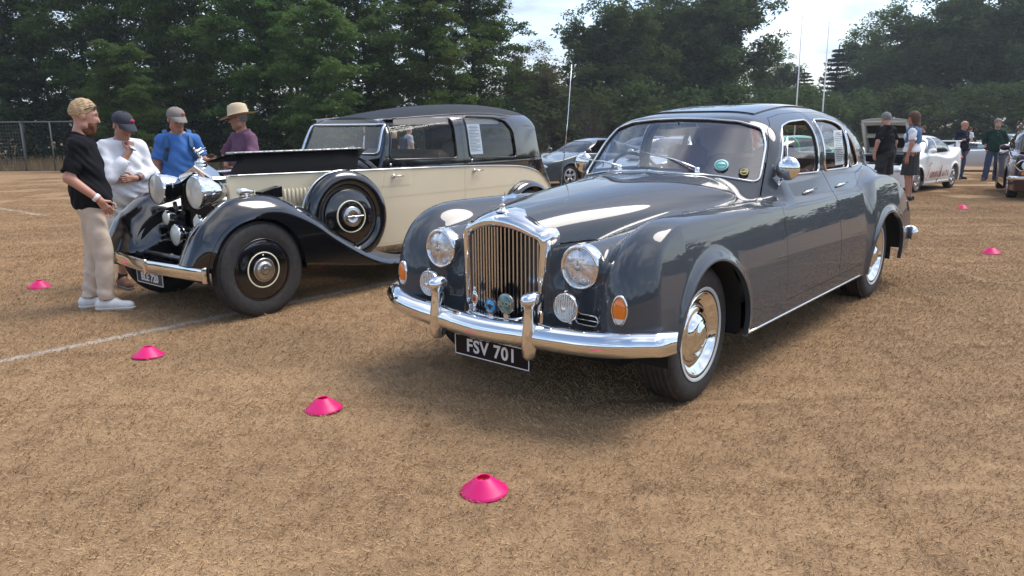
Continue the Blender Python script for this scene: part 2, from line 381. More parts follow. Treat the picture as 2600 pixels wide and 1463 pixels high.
# ---------------------------------------------------------------- the field
def zg(y):
    """the field is level near the cars and falls away very gently beyond them"""
    t = min(max(y-9., 0.), 33.); return -.022*(math.sqrt(t*t+1)-1)
LINES = [((-3.27,4.62), (-1.10,7.05), .040), ((-10.27,15.19), (-8.59,13.71), .055), ((-9.76,15.9), (-8.0,15.6), .03)]
def turf_mat(name, blade):
    m = bpy.data.materials.new(name); m.use_nodes = True; nt = m.node_tree; b = nt.nodes['Principled BSDF']; N = nt.nodes.new; L = nt.links.new
    b.inputs['Roughness'].default_value = .85; b.inputs['Specular IOR Level'].default_value = .2
    geo = N('ShaderNodeNewGeometry'); pos = geo.outputs['Position']
    def noise(sc, det=4, rough=.55, off=(0,0,0), stretch=None):
        n = N('ShaderNodeTexNoise'); n.inputs['Scale'].default_value = sc; n.inputs['Detail'].default_value = det; n.inputs['Roughness'].default_value = rough
        mp = N('ShaderNodeMapping'); mp.inputs['Location'].default_value = off
        if stretch: mp.inputs['Scale'].default_value = stretch[0]; mp.inputs['Rotation'].default_value = stretch[1]
        L(pos, mp.inputs[0]); L(mp.outputs[0], n.inputs['Vector']); return n.outputs['Fac']
    def ramp(src, a, c):
        r = N('ShaderNodeMapRange'); r.inputs[1].default_value = a; r.inputs[2].default_value = c; L(src, r.inputs[0]); return r.outputs[0]
    def mix(f, c1, c2):
        x = N('ShaderNodeMixRGB')
        for i, c in ((0, f), (1, c1), (2, c2)):
            if hasattr(c, 'is_linked'): L(c, x.inputs[i])
            elif i: x.inputs[i].default_value = (*c, 1)
            else: x.inputs[0].default_value = c
        return x.outputs[0]
    straw, tan, brown, olive = (0.419,0.276,0.148), (0.278,0.173,0.090), (0.170,0.103,0.054), (0.187,0.133,0.066)
    if blade: straw, tan, brown = (0.590,0.399,0.225), (0.357,0.227,0.120), (0.187,0.115,0.060)
    base = mix(ramp(noise(1.6, 6, .62), .40, .64), tan, mix(.75, tan, straw))
    base = mix(ramp(noise(4.2, 5, .6, (11,4,0)), .47, .64), base, mix(.62, base, brown))
    base = mix(ramp(noise(3.1, 5, .6, (2,14,0)), .55, .70), base, mix(.55, base, straw))
    base = mix(ramp(noise(.35, 4, .6, (7,3,0)), .42, .66), base, mix(.55, base, brown))
    base = mix(ramp(noise(9., 4, .65, (3,9,0)), .40, .68), base, mix(.6, base, straw))
    base = mix(ramp(noise(26., 4, .7, (1,5,0)), .54, .80), base, mix(.6, base, brown))
    base = mix(ramp(noise(.55, 3, .5, (17,1,0)), .58, .74), base, mix(.5, base, olive))
    if blade:
        base = mix(geo.outputs['Random Per Island'], mix(.42, base, brown), mix(.6, base, straw))
    else:
        base = mix(ramp(noise(140., 3, .7), .42, .62), mix(.45, base, brown), base)
    # mowing bands
    mow = N('ShaderNodeTexWave'); mow.inputs['Scale'].default_value = .16; mow.inputs['Distortion'].default_value = .8; mow.bands_direction = 'Y'; L(pos, mow.inputs['Vector'])
    base = mix(ramp(mow.outputs['Fac'], .3, .7), base, mix(.12, base, brown))
    # chalk lines
    for (p, q, w) in LINES:
        d = Vector((q[0]-p[0], q[1]-p[1], 0)).normalized(); n = Vector((-d.y, d.x, 0)); ext = 3.2 if w == .04 else .6
        def dot(v, off):
            s = N('ShaderNodeVectorMath'); s.operation = 'DOT_PRODUCT'; L(pos, s.inputs[0]); s.inputs[1].default_value = v
            a = N('ShaderNodeMath'); a.operation = 'SUBTRACT'; L(s.outputs['Value'], a.inputs[0]); a.inputs[1].default_value = off
            c = N('ShaderNodeMath'); c.operation = 'ABSOLUTE'; L(a.outputs[0], c.inputs[0]); return c.outputs[0]
        mid = Vector(((p[0]+q[0])/2, (p[1]+q[1])/2, 0)); hl = (Vector(q)-Vector(p)).length/2+ext
        wob = N('ShaderNodeMath'); wob.operation = 'MULTIPLY_ADD'; L(noise(18., 4, .7, (2,2,0)), wob.inputs[0]); wob.inputs[1].default_value = -w*1.4; wob.inputs[2].default_value = w*.7
        dd = N('ShaderNodeMath'); dd.operation = 'ADD'; L(dot(n, n.dot(mid)), dd.inputs[0]); L(wob.outputs[0], dd.inputs[1])
        m1 = ramp(dd.outputs[0], w*1.15, w*.75); m2 = ramp(dot(d, d.dot(mid)), hl, hl-.3)
        k = N('ShaderNodeMath'); k.operation = 'MULTIPLY'; L(m1, k.inputs[0]); L(m2, k.inputs[1])
        k2 = N('ShaderNodeMath'); k2.operation = 'MULTIPLY'; L(k.outputs[0], k2.inputs[0]); L(ramp(noise(34., 3, .7, (5,1,0)), .34, .56), k2.inputs[1])
        k3 = N('ShaderNodeMath'); k3.operation = 'MULTIPLY'; L(k2.outputs[0], k3.inputs[0]); k3.inputs[1].default_value = .6; base = mix(k3.outputs[0], base, (.60,.585,.55))
    L(base, b.inputs['Base Color'])
    if not blade:
        bp = N('ShaderNodeBump'); bp.inputs['Strength'].default_value = .3; bp.inputs['Distance'].default_value = .03; L(noise(60., 6, .75), bp.inputs['Height']); L(bp.outputs[0], b.inputs['Normal'])
    return m
def field():
    b = MB(); ys = [-400,-100,-30,-5,0,3,6,8,9,9.5,10,11,12,14,17,20,24,28,33,38,42,48,60,90,150,400,900]; xs = [-900,-300,-100,-40,-20,-10,0,10,20,40,100,300,900]
    b.grid([[(x, y, zg(y)) for x in xs] for y in ys], flip=True); g = b.build('ground', turf_mat('dry_turf', False)); tag(g, kind='structure')
    # dry blades of turf, one metre tile scattered over the field by geometry nodes
    rng = np.random.default_rng(5); n = 9000; T = 1.0
    px = rng.random(n)*T-T/2; py = rng.random(n)*T-T/2; a = rng.random(n)*2*np.pi; lean = rng.uniform(.08, .85, n); ln = rng.uniform(.012, .032, n)*np.where(rng.random(n) < .02, 1.8, 1); w = rng.uniform(.0008, .0017, n)
    dx, dy = np.cos(a), np.sin(a); hx = np.cos(lean)*ln; hz = np.sin(lean)*ln
    V = np.empty((n, 4, 3)); V[:,0] = np.stack([px-dy*w, py+dx*w, 0*px], 1); V[:,1] = np.stack([px+dy*w, py-dx*w, 0*px], 1)
    V[:,2] = np.stack([px+dx*hx*.6+dy*w*.8, py+dy*hx*.6-dx*w*.8, hz*.75], 1); V[:,3] = np.stack([px+dx*hx, py+dy*hx, hz*.92], 1)
    F = np.arange(4*n).reshape(n, 4)
    me = bpy.data.meshes.new('turf'); me.from_pydata(V.reshape(-1,3).tolist(), [], F.tolist()); o = link('turf', me, turf_mat('dry_blades', True)); tag(o, 'short dry straw coloured turf covering the field', 'grass', kind='stuff')
    # cells in view, nearest ones
    cells = []
    for iy in range(1, 30):
        for ix in range(-24, 25):
            x, y = ix*.97, iy*.97+.4
            if abs(x) < .80*y+1.3 and rng.random() < 1.25-max(0, y-9)/18: cells.append((x+rng.uniform(-.05,.05), y+rng.uniform(-.05,.05), zg(y)))
    pm = bpy.data.meshes.new('turf_points'); pm.from_pydata(cells, [], [])
    ng = bpy.data.node_groups.new('scatter_turf', 'GeometryNodeTree'); ng.interface.new_socket('Geometry', in_out='INPUT', socket_type='NodeSocketGeometry'); ng.interface.new_socket('Geometry', in_out='OUTPUT', socket_type='NodeSocketGeometry')
    gi = ng.nodes.new('NodeGroupInput'); go = ng.nodes.new('NodeGroupOutput')
    # points: built in the tree from a line of points moved by stored cells is clumsy, so carry the tile in as the instance and the cells as extra vertices
    sp = ng.nodes.new('GeometryNodeSeparateGeometry'); sp.domain = 'POINT'; at = ng.nodes.new('GeometryNodeInputNamedAttribute'); at.data_type = 'BOOLEAN'; at.inputs['Name'].default_value = 'is_cell'
    ng.links.new(gi.outputs[0], sp.inputs['Geometry']); ng.links.new(at.outputs['Attribute'], sp.inputs['Selection'])
    ip = ng.nodes.new('GeometryNodeInstanceOnPoints'); rv = ng.nodes.new('FunctionNodeRandomValue'); rv.data_type = 'INT'; rv.inputs[4].default_value = 0; rv.inputs[5].default_value = 3
    ml = ng.nodes.new('ShaderNodeMath'); ml.operation = 'MULTIPLY'; ml.inputs[1].default_value = math.pi/2; ng.links.new(rv.outputs[2], ml.inputs[0])
    cx = ng.nodes.new('ShaderNodeCombineXYZ'); ng.links.new(ml.outputs[0], cx.inputs[2])
    ng.links.new(sp.outputs['Selection'], ip.inputs['Points']); ng.links.new(sp.outputs['Inverted'], ip.inputs['Instance']); ng.links.new(cx.outputs[0], ip.inputs['Rotation']); ng.links.new(ip.outputs[0], go.inputs[0])
    nv = len(me.vertices); me.vertices.add(len(cells)); co = np.empty(3*(nv+len(cells)), np.float32); me.vertices.foreach_get('co', co); co[3*nv:] = np.array(cells, np.float32).ravel(); me.vertices.foreach_set('co', co)
    at_ = me.attributes.new('is_cell', 'BOOLEAN', 'POINT'); at_.data.foreach_set('value', np.r_[np.zeros(nv, bool), np.ones(len(cells), bool)]); me.update(); bpy.data.meshes.remove(pm)
    md = o.modifiers.new('scatter', 'NODES'); md.node_group = ng
field()
# ---------------------------------------------------------------- trees
def leaf_mat(name, c1, c2, c3):
    m = bpy.data.materials.new(name); m.use_nodes = True; nt = m.node_tree; nt.nodes.clear(); N = nt.nodes.new; L = nt.links.new
    out = N('ShaderNodeOutputMaterial'); geo = N('ShaderNodeNewGeometry'); oi = N('ShaderNodeObjectInfo'); tc = N('ShaderNodeTexCoord')
    n = N('ShaderNodeTexNoise'); n.inputs['Scale'].default_value = .55; n.inputs['Detail'].default_value = 3; L(tc.outputs['Object'], n.inputs['Vector'])
    r = N('ShaderNodeMapRange'); r.inputs[1].default_value = .35; r.inputs[2].default_value = .65; L(n.outputs['Fac'], r.inputs[0])
    a = N('ShaderNodeMixRGB'); a.inputs[1].default_value = (*c1,1); a.inputs[2].default_value = (*c2,1); L(r.outputs[0], a.inputs[0])
    b = N('ShaderNodeMixRGB'); b.inputs[2].default_value = (*c3,1); L(a.outputs[0], b.inputs[1]); k = N('ShaderNodeMath'); k.operation = 'MULTIPLY'; k.inputs[1].default_value = .45; L(geo.outputs['Random Per Island'], k.inputs[0]); L(k.outputs[0], b.inputs[0])
    hs = N('ShaderNodeHueSaturation'); L(b.outputs[0], hs.inputs['Color']); hm = N('ShaderNodeMapRange'); hm.inputs[3].default_value = .485; hm.inputs[4].default_value = .515; L(oi.outputs['Random'], hm.inputs[0]); L(hm.outputs[0], hs.inputs['Hue'])
    vm = N('ShaderNodeMapRange'); vm.inputs[3].default_value = .8; vm.inputs[4].default_value = 1.2; L(oi.outputs['Random'], vm.inputs[0]); L(vm.outputs[0], hs.inputs['Value'])
    df = N('ShaderNodeBsdfDiffuse'); tr = N('ShaderNodeBsdfTranslucent'); L(hs.outputs[0], df.inputs[0]); L(hs.outputs[0], tr.inputs[0]); mx = N('ShaderNodeMixShader'); mx.inputs[0].default_value = .45
    L(df.outputs[0], mx.inputs[1]); L(tr.outputs[0], mx.inputs[2]); L(mx.outputs[0], out.inputs[0]); return m
BARK = mat('bark', (.060,.048,.038), .9, noise=(5., .45), bump=(14., .8, .05))
def leaves_mesh(C, ax, per, size, rng, flat=.6, droop=.0):
    """C: clump centres (n,3), ax: clump half axes (n,3); per leaves each -> one mesh of small folded leaf faces"""
    n = len(C)*per; c = np.repeat(C, per, 0); a = np.repeat(ax, per, 0)
    u = rng.normal(size=(n,3)); u /= np.linalg.norm(u, axis=1)[:,None]; r = rng.random(n)**.42; P = c+u*r[:,None]*a; P[:,2] -= droop*(u[:,0]**2+u[:,1]**2)*r*r*a[:,0]
    t = rng.normal(size=(n,3)); t[:,2] *= .5; t /= np.linalg.norm(t, axis=1)[:,None]; nz = rng.normal(size=(n,3))*flat; nz[:,2] += 1; w = np.cross(nz, t); w /= np.linalg.norm(w, axis=1)[:,None]+1e-9
    s = size*rng.uniform(.6, 1.35, n)[:,None]; V = np.empty((n,4,3)); V[:,0] = P-t*s; V[:,1] = P-w*s*.42+t*s*.1; V[:,2] = P+t*s; V[:,3] = P+w*s*.42+t*s*.1; V[:,2,2] -= (s*.25)[:,0]
    me = bpy.data.meshes.new('crown'); me.vertices.add(4*n); me.vertices.foreach_set('co', V.astype(np.float32).ravel()); me.loops.add(4*n); me.loops.foreach_set('vertex_index', np.arange(4*n, dtype=np.int32)); me.polygons.add(n); me.polygons.foreach_set('loop_start', np.arange(0, 4*n, 4, dtype=np.int32)); me.update(calc_edges=True); return me
def tree_proto(kind, seed):
    rng = np.random.default_rng(seed); rnd = random.Random(seed); mb = MB(); C = []; A = []
    def limb(p, d, L, r, depth, spread, up, seg=4):
        pts = [Vector(p)]; rs = [r]; dd = Vector(d).normalized()
        for i in range(seg):
            dd = (dd+Vector((rnd.uniform(-1,1), rnd.uniform(-1,1), rnd.uniform(-.6,1)*up))*spread*.45).normalized(); pts.append(pts[-1]+dd*L/seg); rs.append(r*(1-.72*(i+1)/seg))
        mb.tube(pts, rs, n=6 if depth else 9, caps=False)
        return pts, dd, rs[-1]
    if kind == 'ash':       # tall, feathery, layered sprays, foliage to near the ground
        H = 13.5; pts, _, _ = limb((0,0,0), (rnd.uniform(-.1,.1), rnd.uniform(-.1,.1), 1), H*.92, .20, 0, .14, .3, 9)
        for i in range(46):
            t = .12+.86*i/46; z = t*H*.92; k = min(int(t*9), 8); p = pts[k].lerp(pts[k+1], t*9-k); ang = i*2.4+rnd.uniform(-.5,.5); L = (1.1+2.5*math.sin(math.pi*min(1.,t*.78+.17)))*rnd.uniform(.6,1.1)
            q, dd, _ = limb(p, (math.cos(ang), math.sin(ang), rnd.uniform(.05,.55)), L, .05*(1.15-t), 1, .35, .2, 4)
            for j in (1,2,3,4):
                for _ in range(4 if j > 1 else 2):
                    C.append(tuple(q[j]+Vector((rnd.gauss(0,.38), rnd.gauss(0,.38), rnd.gauss(.06,.20))))); s = rnd.uniform(.42,.80); A.append((s, s, s*.30))
        return mb.mesh('trunk'), leaves_mesh(np.array(C), np.array(A), 66, .118, rng, .45, .35)
    if kind == 'thin':      # tall bare-stemmed tree, leaves high up and sparse
        H = 15.0; pts, _, _ = limb((0,0,0), (rnd.uniform(-.08,.08), rnd.uniform(-.08,.08), 1), H*.95, .17, 0, .10, .3, 9)
        for i in range(30):
            t = .30+.68*i/30; k = min(int(t*9), 8); p = pts[k].lerp(pts[k+1], t*9-k); ang = i*2.4+rnd.uniform(-.6,.6); L = rnd.uniform(1.0,2.6)*(1.2-t*.6)
            q, dd, _ = limb(p, (math.cos(ang), math.sin(ang), rnd.uniform(.2,.9)), L, .04*(1.2-t), 1, .4, .3, 4)
            for j in (2,3,4):
                for _ in range(2): C.append(tuple(q[j]+Vector((rnd.gauss(0,.35), rnd.gauss(0,.35), rnd.gauss(0,.25))))); s = rnd.uniform(.35,.7); A.append((s, s, s*.5))
        return mb.mesh('trunk'), leaves_mesh(np.array(C), np.array(A), 46, .10, rng, .6, .2)
    if kind == 'oak':       # broad round crown with heavy limbs
        H = 14.5; pts, _, _ = limb((0,0,0), (rnd.uniform(-.1,.1), 0, 1), H*.62, .42, 0, .14, .2, 6)
        ends = []
        for i in range(13):
            t = .30+.70*i/13; k = min(int(t*6), 5); p = pts[k].lerp(pts[k+1], t*6-k); ang = i*2.4+rnd.uniform(-.4,.4); L = rnd.uniform(3.6,5.6)*(1.1-.35*t)
            q, dd, r_ = limb(p, (math.cos(ang), math.sin(ang), rnd.uniform(.15,1.1)), L, .17*(1.2-.6*t), 1, .55, .5, 5)
            for j in (2,3,4,5):
                for _ in range(3):
                    dv = Vector((rnd.gauss(0,1), rnd.gauss(0,1), rnd.gauss(.35,.8))); q2, _, _ = limb(q[j], dv, rnd.uniform(.9,2.0), .045, 2, .6, .3, 3); ends += [q2[2], q2[3]]
        for e in ends:
            for _ in range(2): C.append(tuple(e+Vector((rnd.gauss(0,.4), rnd.gauss(0,.4), rnd.gauss(0,.3))))); s = rnd.uniform(.45,.95); A.append((s, s, s*.62))
        for _ in range(70):
            a_ = rnd.uniform(0,6.28); h = rnd.uniform(.18,.95); rr = 4.9*math.sin(math.pi*min(1,(h*.9+.12)))**.6; C.append((rr*math.cos(a_)*rnd.uniform(.6,1), rr*math.sin(a_)*rnd.uniform(.6,1), H*h)); s = rnd.uniform(.7,1.2); A.append((s,s,s*.6))
        return mb.mesh('trunk'), leaves_mesh(np.array(C), np.array(A), 66, .15, rng, .8)
    if kind == 'cedar':     # tiered conifer
        H = 13.; pts, _, _ = limb((0,0,0), (0,0,1), H, .26, 0, .05, .2, 8)
        for i in range(17):
            t = .14+.84*i/17; z = t*H; rr = 3.2*(1-t)**.75+.25
            for j in range(6):
                ang = j*1.05+i*.5+rnd.uniform(-.3,.3); q, _, _ = limb((0,0,z), (math.cos(ang), math.sin(ang), .12), rr*rnd.uniform(.7,1.05), .05*(1.1-t), 1, .15, .1, 4)
                for k in (1,2,3,4): C.append(tuple(q[k]+Vector((rnd.gauss(0,.12), rnd.gauss(0,.12), .05)))); s = rnd.uniform(.35,.6)*(1.1-.5*t); A.append((s*1.25,s*1.25,s*.42))
        return mb.mesh('trunk'), leaves_mesh(np.array(C), np.array(A), 60, .16, rng, .4, .2)
    if kind == 'bush':
        for _ in range(70):
            a_ = rnd.uniform(0,6.28); h = rnd.random(); rr = 1.7*math.sqrt(rnd.random())*(1-.5*h*h); C.append((rr*math.cos(a_), rr*math.sin(a_), .3+2.6*h)); s = rnd.uniform(.35,.65); A.append((s,s,s*.6))
            if rnd.random() < .3: mb.tube([(0,0,0), Vector(C[-1])*.5, C[-1]], [.03,.02,.01], n=5, caps=False)
        return mb.mesh('trunk'), leaves_mesh(np.array(C), np.array(A), 62, .10, rng, .6, .3)
    if kind == 'dead':      # leafless shrub
        def rec(p, d, L, r, n):
            q = [Vector(p)]; dd = Vector(d).normalized()
            for i in range(3): dd = (dd+Vector((rnd.gauss(0,.12), rnd.gauss(0,.12), .06))).normalized(); q.append(q[-1]+dd*L/3)
            mb.tube(q, [r, r*.85, r*.7, r*.5], n=5, caps=False)
            if n:
                for k in range(4): e = (dd+Vector((rnd.gauss(0,.45), rnd.gauss(0,.45), rnd.gauss(.1,.25)))).normalized(); rec(q[1+k % 3], e, L*rnd.uniform(.55,.8), r*.55, n-1)
        for k in range(4): rec((rnd.gauss(0,.08), rnd.gauss(0,.08), 0), (rnd.gauss(0,.3), rnd.gauss(0,.3), 1), 1.5, .035, 3)
        return mb.mesh('trunk'), None
LEAF_A = leaf_mat('leaf_ash', (0.046,0.090,0.026), (0.081,0.139,0.037), (0.115,0.175,0.049))
LEAF_L = leaf_mat('leaf_locust', (0.064,0.116,0.035), (0.107,0.179,0.048), (0.145,0.209,0.063))
LEAF_D = leaf_mat('leaf_dark', (0.023,0.045,0.022), (0.041,0.070,0.029), (0.058,0.091,0.038))
LEAF_O = leaf_mat('leaf_oak', (0.046,0.074,0.030), (0.078,0.113,0.041), (0.117,0.145,0.053))
LEAF_B = leaf_mat('leaf_brown', (.060,.062,.030), (.088,.066,.034), (.062,.080,.034))
PROTO = {}
def tree(kind, seed, loc, sc, rz, name, label, leaf, group=None, cat='tree'):
    if (kind, seed) not in PROTO: PROTO[(kind, seed)] = tree_proto(kind, seed)
    tr, cr = PROTO[(kind, seed)]; o = empty(name, loc, rz, label, cat, group); o.scale = (sc, sc, sc) if not isinstance(sc, tuple) else sc
    t = link('trunk', tr, None, o); 
    if not tr.materials: tr.materials.append(BARK)
    if cr is not None:
        c = link('crown', cr, None, o)
        if not cr.materials: cr.materials.append(leaf)
        c.material_slots[0].link = 'OBJECT'; c.material_slots[0].material = leaf
    return o
BUSH = ['leafy bush behind the left end of the practice nets','leafy bush behind the right end of the practice nets','dark bush directly behind the blond man','dark bush behind the gap between the dark cap and the taupe cap','dark bush behind the blue T-shirt man','dark bush left of the straw hat man, behind the limousine bonnet','dark bush behind the front of the limousine roof','dark bush behind the middle of the limousine roof','dark bush behind the rear half of the limousine roof','tall dark bush behind the tail of the limousine','leafy bush behind the brown bare shrub','leafy bush behind the bare shrub and aerial','leafy bush behind the front corner of the saloon roof','leafy bush behind the middle of the saloon roof','leafy bush behind the sunroof of the saloon','leafy bush left of the nearer goal post','leafy bush between the two goal posts','leafy bush right of the farther goal post','leafy bush above the raised white bonnet','leafy bush behind the bald man','leafy bush at the right edge behind the maroon car']
def woods():
    rnd = random.Random(11); P = lambda u, D, dz=0: ((u-1300)/1964.*D, D, zg(D)+dz)
    # front row on the left: feathery trees and saplings (u is the picture column they stand at)
    front = [(-60,44,1.0,'A'),(110,46,1.05,'A'),(250,44,.9,'A'),(330,37,.50,'L'),(440,47,1.0,'A'),(560,43,.98,'A'),(700,39,.80,'A'),(830,36,.62,'L'),(960,44,1.05,'A'),(1080,39,.78,'L'),(1205,44,.92,'A')]
    desc = ['feathery dark green tree at the far left edge behind the nets','tall dark feathery tree above the practice nets','feathery tree behind the blond man','short bright green sapling behind the man in the white shirt','tall feathery tree behind the dark cap','feathery green tree right of the sapling, behind the blue T-shirt man','mid green tree behind the straw hat','low bright green tree left of the limousine windscreen','tall feathery tree above the limousine windscreen','bright green low tree over the limousine roof','tall green tree above the rear of the limousine']
    for i, (u, D, s, k) in enumerate(front):
        tree('ash', 21+i % 3, P(u, D, -.3), s, rnd.uniform(0,6.28), 'ash_tree', desc[i], LEAF_L if k == 'L' else LEAF_A, 'trees along the left wood edge')
    thin = [(-10,50),(75,53),(150,49),(228,55),(300,51),(395,56),(455,50),(520,57),(600,54),(640,49),(690,58),(735,53),(770,50),(830,57),(900,53),(1000,58),(1120,56),(1230,58)]
    for i, (u, D) in enumerate(thin):
        tree('thin', 41+i % 3, P(u, D, -.3), rnd.uniform(.9,1.15), rnd.uniform(0,6.28), 'thin_tree', 'slender dark stemmed tree in the wood behind the left trees', LEAF_D, 'slender trees inside the left wood')
    for i, (u, D, s) in enumerate([(20,41,1.15),(170,43,1.0),(255,41,.8),(470,40,.95),(610,41,1.0),(760,42,1.1),(900,43,1.2),(1010,42,1.1),(1150,45,1.3),(1260,47,1.3),(1380,56,1.6),(1500,58,1.7),(1620,60,1.8),(1740,62,1.7),(1850,64,1.8),(1960,66,1.7),(2050,68,1.8),(2160,70,1.7),(2290,70,1.8),(2420,68,1.8),(2560,66,1.8)]):
        tree('bush', 61+i % 2, P(u, D, -.2), (s*1.35, s*1.2, s), rnd.uniform(0,6.28), 'bush', BUSH[i], LEAF_D if u < 1300 else LEAF_O, 'undergrowth bushes at the edge of the wood', 'bush')
    oak = [(1365,58,.60,LEAF_B,'brownish tree at the right end of the left wood'),(1560,66,1.02,LEAF_O,'oak with forked limbs right of the sky gap'),(1680,72,1.25,LEAF_O,'tall full oak behind the saloon windscreen'),(1815,70,1.18,LEAF_O,'large oak above the saloon roof left of the goal posts'),(1975,95,.80,LEAF_O,'smaller tree left of the nearer goal post'),(2230,92,1.12,LEAF_O,'tree on the left flank of the right hand wood'),(2330,84,1.2,LEAF_O,'tall tree above the raised white bonnet'),(2450,80,1.30,LEAF_O,'tall tree above the two standing men'),(2570,78,1.34,LEAF_O,'tall tree at the right edge of the picture'),(2690,74,1.2,LEAF_O,'tree beyond the right edge of the wood'),(1480,88,.62,LEAF_D,'dark tree seen low in the sky gap')]
    for i, (u, D, s, lf, lb) in enumerate(oak): tree('oak', 81+i % 3, P(u, D, -.3), s, rnd.uniform(0,6.28), 'oak_tree', lb, lf, 'broad trees across the field')
    tree('cedar', 95, P(2118, 92), (.82,.82,.84), .4, 'cedar_tree', 'tiered dark conifer between the goal posts and the right wood', LEAF_D)
    tree('cedar', 96, P(2040, 98), (.72,.72,.66), 1.4, 'cedar_tree', 'smaller conifer just right of the nearer goal post', LEAF_D)
    tree('cedar', 95, P(2175, 96), (.6,.6,.62), 2.4, 'cedar_tree', 'low conifer at the foot of the right hand wood', LEAF_D)
    tree('dead', 7, P(1502, 46), 1.25, .3, 'bare_shrub', 'leafless shrub behind the grey coupe and the aerial', None, None, 'shrub'); tree('dead', 8, P(1372, 44), .95, 1.3, 'bare_shrub', 'leafless brown shrub behind the limousine tail', None, None, 'shrub')
    # deep wood behind the left trees and the belt of trees all round the field, each one mass
    def belt(name, label, path, depth, h0, h1, n, size, leaf, seed, clump=1.1):
        rng = np.random.default_rng(seed); path = np.array(path, float); seg = np.linalg.norm(np.diff(path, axis=0), axis=1); cs = np.r_[0, np.cumsum(seg)]; t = rng.random(n)*cs[-1]
        x = np.interp(t, cs, path[:,0])+rng.normal(0, depth, n); y = np.interp(t, cs, path[:,1])+rng.normal(0, depth, n); hh = h0+(h1-h0)*(.5+.25*np.sin(t*.21+seed)+.25*np.sin(t*.53+2*seed)); z = hh*rng.random(n)**.75
        C = np.stack([x, y, z-.6], 1); s = clump*rng.uniform(.7,1.5,n); o = link(name, leaves_mesh(C, np.stack([s,s,s*.65],1), 44, size, rng, .8), leaf); tag(o, label, 'trees', kind='stuff')
    belt('wood_interior', 'dark depth of the wood behind the left trees', [(-62,66),(-30,64),(0,70),(14,78)], 2.2, 3.2, 6.5, 520, .22, LEAF_D, 3)
    belt('far_treeline', 'low far trees closing the far side of the field', [(6,98),(30,110),(62,104),(90,92)], 3., 5., 7.5, 520, .34, LEAF_O, 5)
    belt('near_tree_belt', 'tree belt on the near side of the field', [(90,70),(80,10),(62,-45),(10,-70),(-45,-60),(-75,-10),(-72,50)], 2.5, 4.5, 9.0, 1700, .60, LEAF_O, 7, 1.8)
woods()
# ---------------------------------------------------------------- nets, goal posts, long grass
def field_furniture():
    PIPE = mat('galvanised_pipe', (.11,.115,.115), .7); NET = mat('net_cord', (.10,.105,.10), .9)
    root = empty('practice_nets', (-24.0,37.9,zg(37.9)), 0, 'cage of practice nets on pipe frames at the left edge', 'net')
    z1 = 2.38; pts = [(.0,.0),(1.55,-.2),(-1.8,3.2),(.6,4.6),(2.3,3.4),(2.45,.4),(-4.2,.6)]
    for (x, y) in pts: b = MB(); b.tube([(x,y,-.1),(x,y,z1)], .035, n=8); b.build('post', PIPE, root)
    for a, c in ((0,1),(0,2),(2,3),(3,4),(1,4),(1,5),(4,5),(0,6),(2,6)):
        b = MB(); b.tube([(*pts[a],z1),(*pts[c],z1)], .03, n=6); b.build('rail', PIPE, root)
    b = MB(); b.tube([(*pts[0],.05),(*pts[5],.05)], .025, n=6); b.build('rail', PIPE, root)
    for a, c in ((0,6),(2,3),(3,4),(0,2),(4,5)):
        p, q = Vector((*pts[a],0)), Vector((*pts[c],0)); L = (q-p).length; b = MB(); n = int(L/.16)
        for i in range(n+1): r = p.lerp(q, i/n); b.tube([r, r+Vector((0,0,z1))], .006, n=3, caps=False)
        for k in range(1, 14): b.tube([p+Vector((0,0,k*z1/14)), q+Vector((0,0,k*z1/14))], .006, n=3, caps=False)
        o = b.build('netting', NET, root); tag(o, kind='stuff')
    b = MB(); 
    for i in range(24): t = i/23; b.tube([Vector((*pts[2],z1)).lerp(Vector((*pts[4],z1)), t), Vector((*pts[6],z1)).lerp(Vector((*pts[5],z1)), t)], .008, n=3, caps=False)
    o = b.build('roof_netting', NET, root); tag(o, kind='stuff')
    W = mat('white_post', (.72,.73,.74), .5)
    D = 60.; u2x = lambda u: (u-1300)/1919.4*D
    for u, zt_, lb in ((2030, 9.4, 'tall thin white goal post, the nearer one left of the pair'), (2098, 8.9, 'tall thin white goal post on the right of the pair')):
        b = MB(); b.tube([(0,0,0),(0,0,3.2),(0,0,zt_+.6)], [.06,.055,.04], n=10); o = b.build('goal_post', W, None); o.location = (u2x(u)*.968, D, zg(D)); tag(o, lb, 'goal post', 'goal posts')
    # long dry grass below the trees on the left
    rng = np.random.default_rng(9); n = 16000; x = rng.uniform(-34,2,n); y = 38.2+np.abs(rng.normal(0,1.4,n))+.05*(x+34)*.2; h = rng.uniform(.25,.85,n); a = rng.random(n)*6.28; ln = rng.normal(0,.16,(n,2)); w = .012
    z = np.array([zg(v) for v in y]); V = np.empty((n,3,3)); V[:,0] = np.stack([x-w*np.cos(a), y-w*np.sin(a), z-.05],1); V[:,1] = np.stack([x+w*np.cos(a), y+w*np.sin(a), z-.05],1); V[:,2] = np.stack([x+ln[:,0], y+ln[:,1], z+h],1)
    me = bpy.data.meshes.new('lg'); me.from_pydata(V.reshape(-1,3).tolist(), [], np.arange(3*n).reshape(n,3).tolist()); o = link('long_grass', me, mat('hay', (.42,.31,.16), .9, noise=(.8,.35))); tag(o, 'long dry grass along the edge of the wood', 'grass', kind='stuff')
field_furniture()
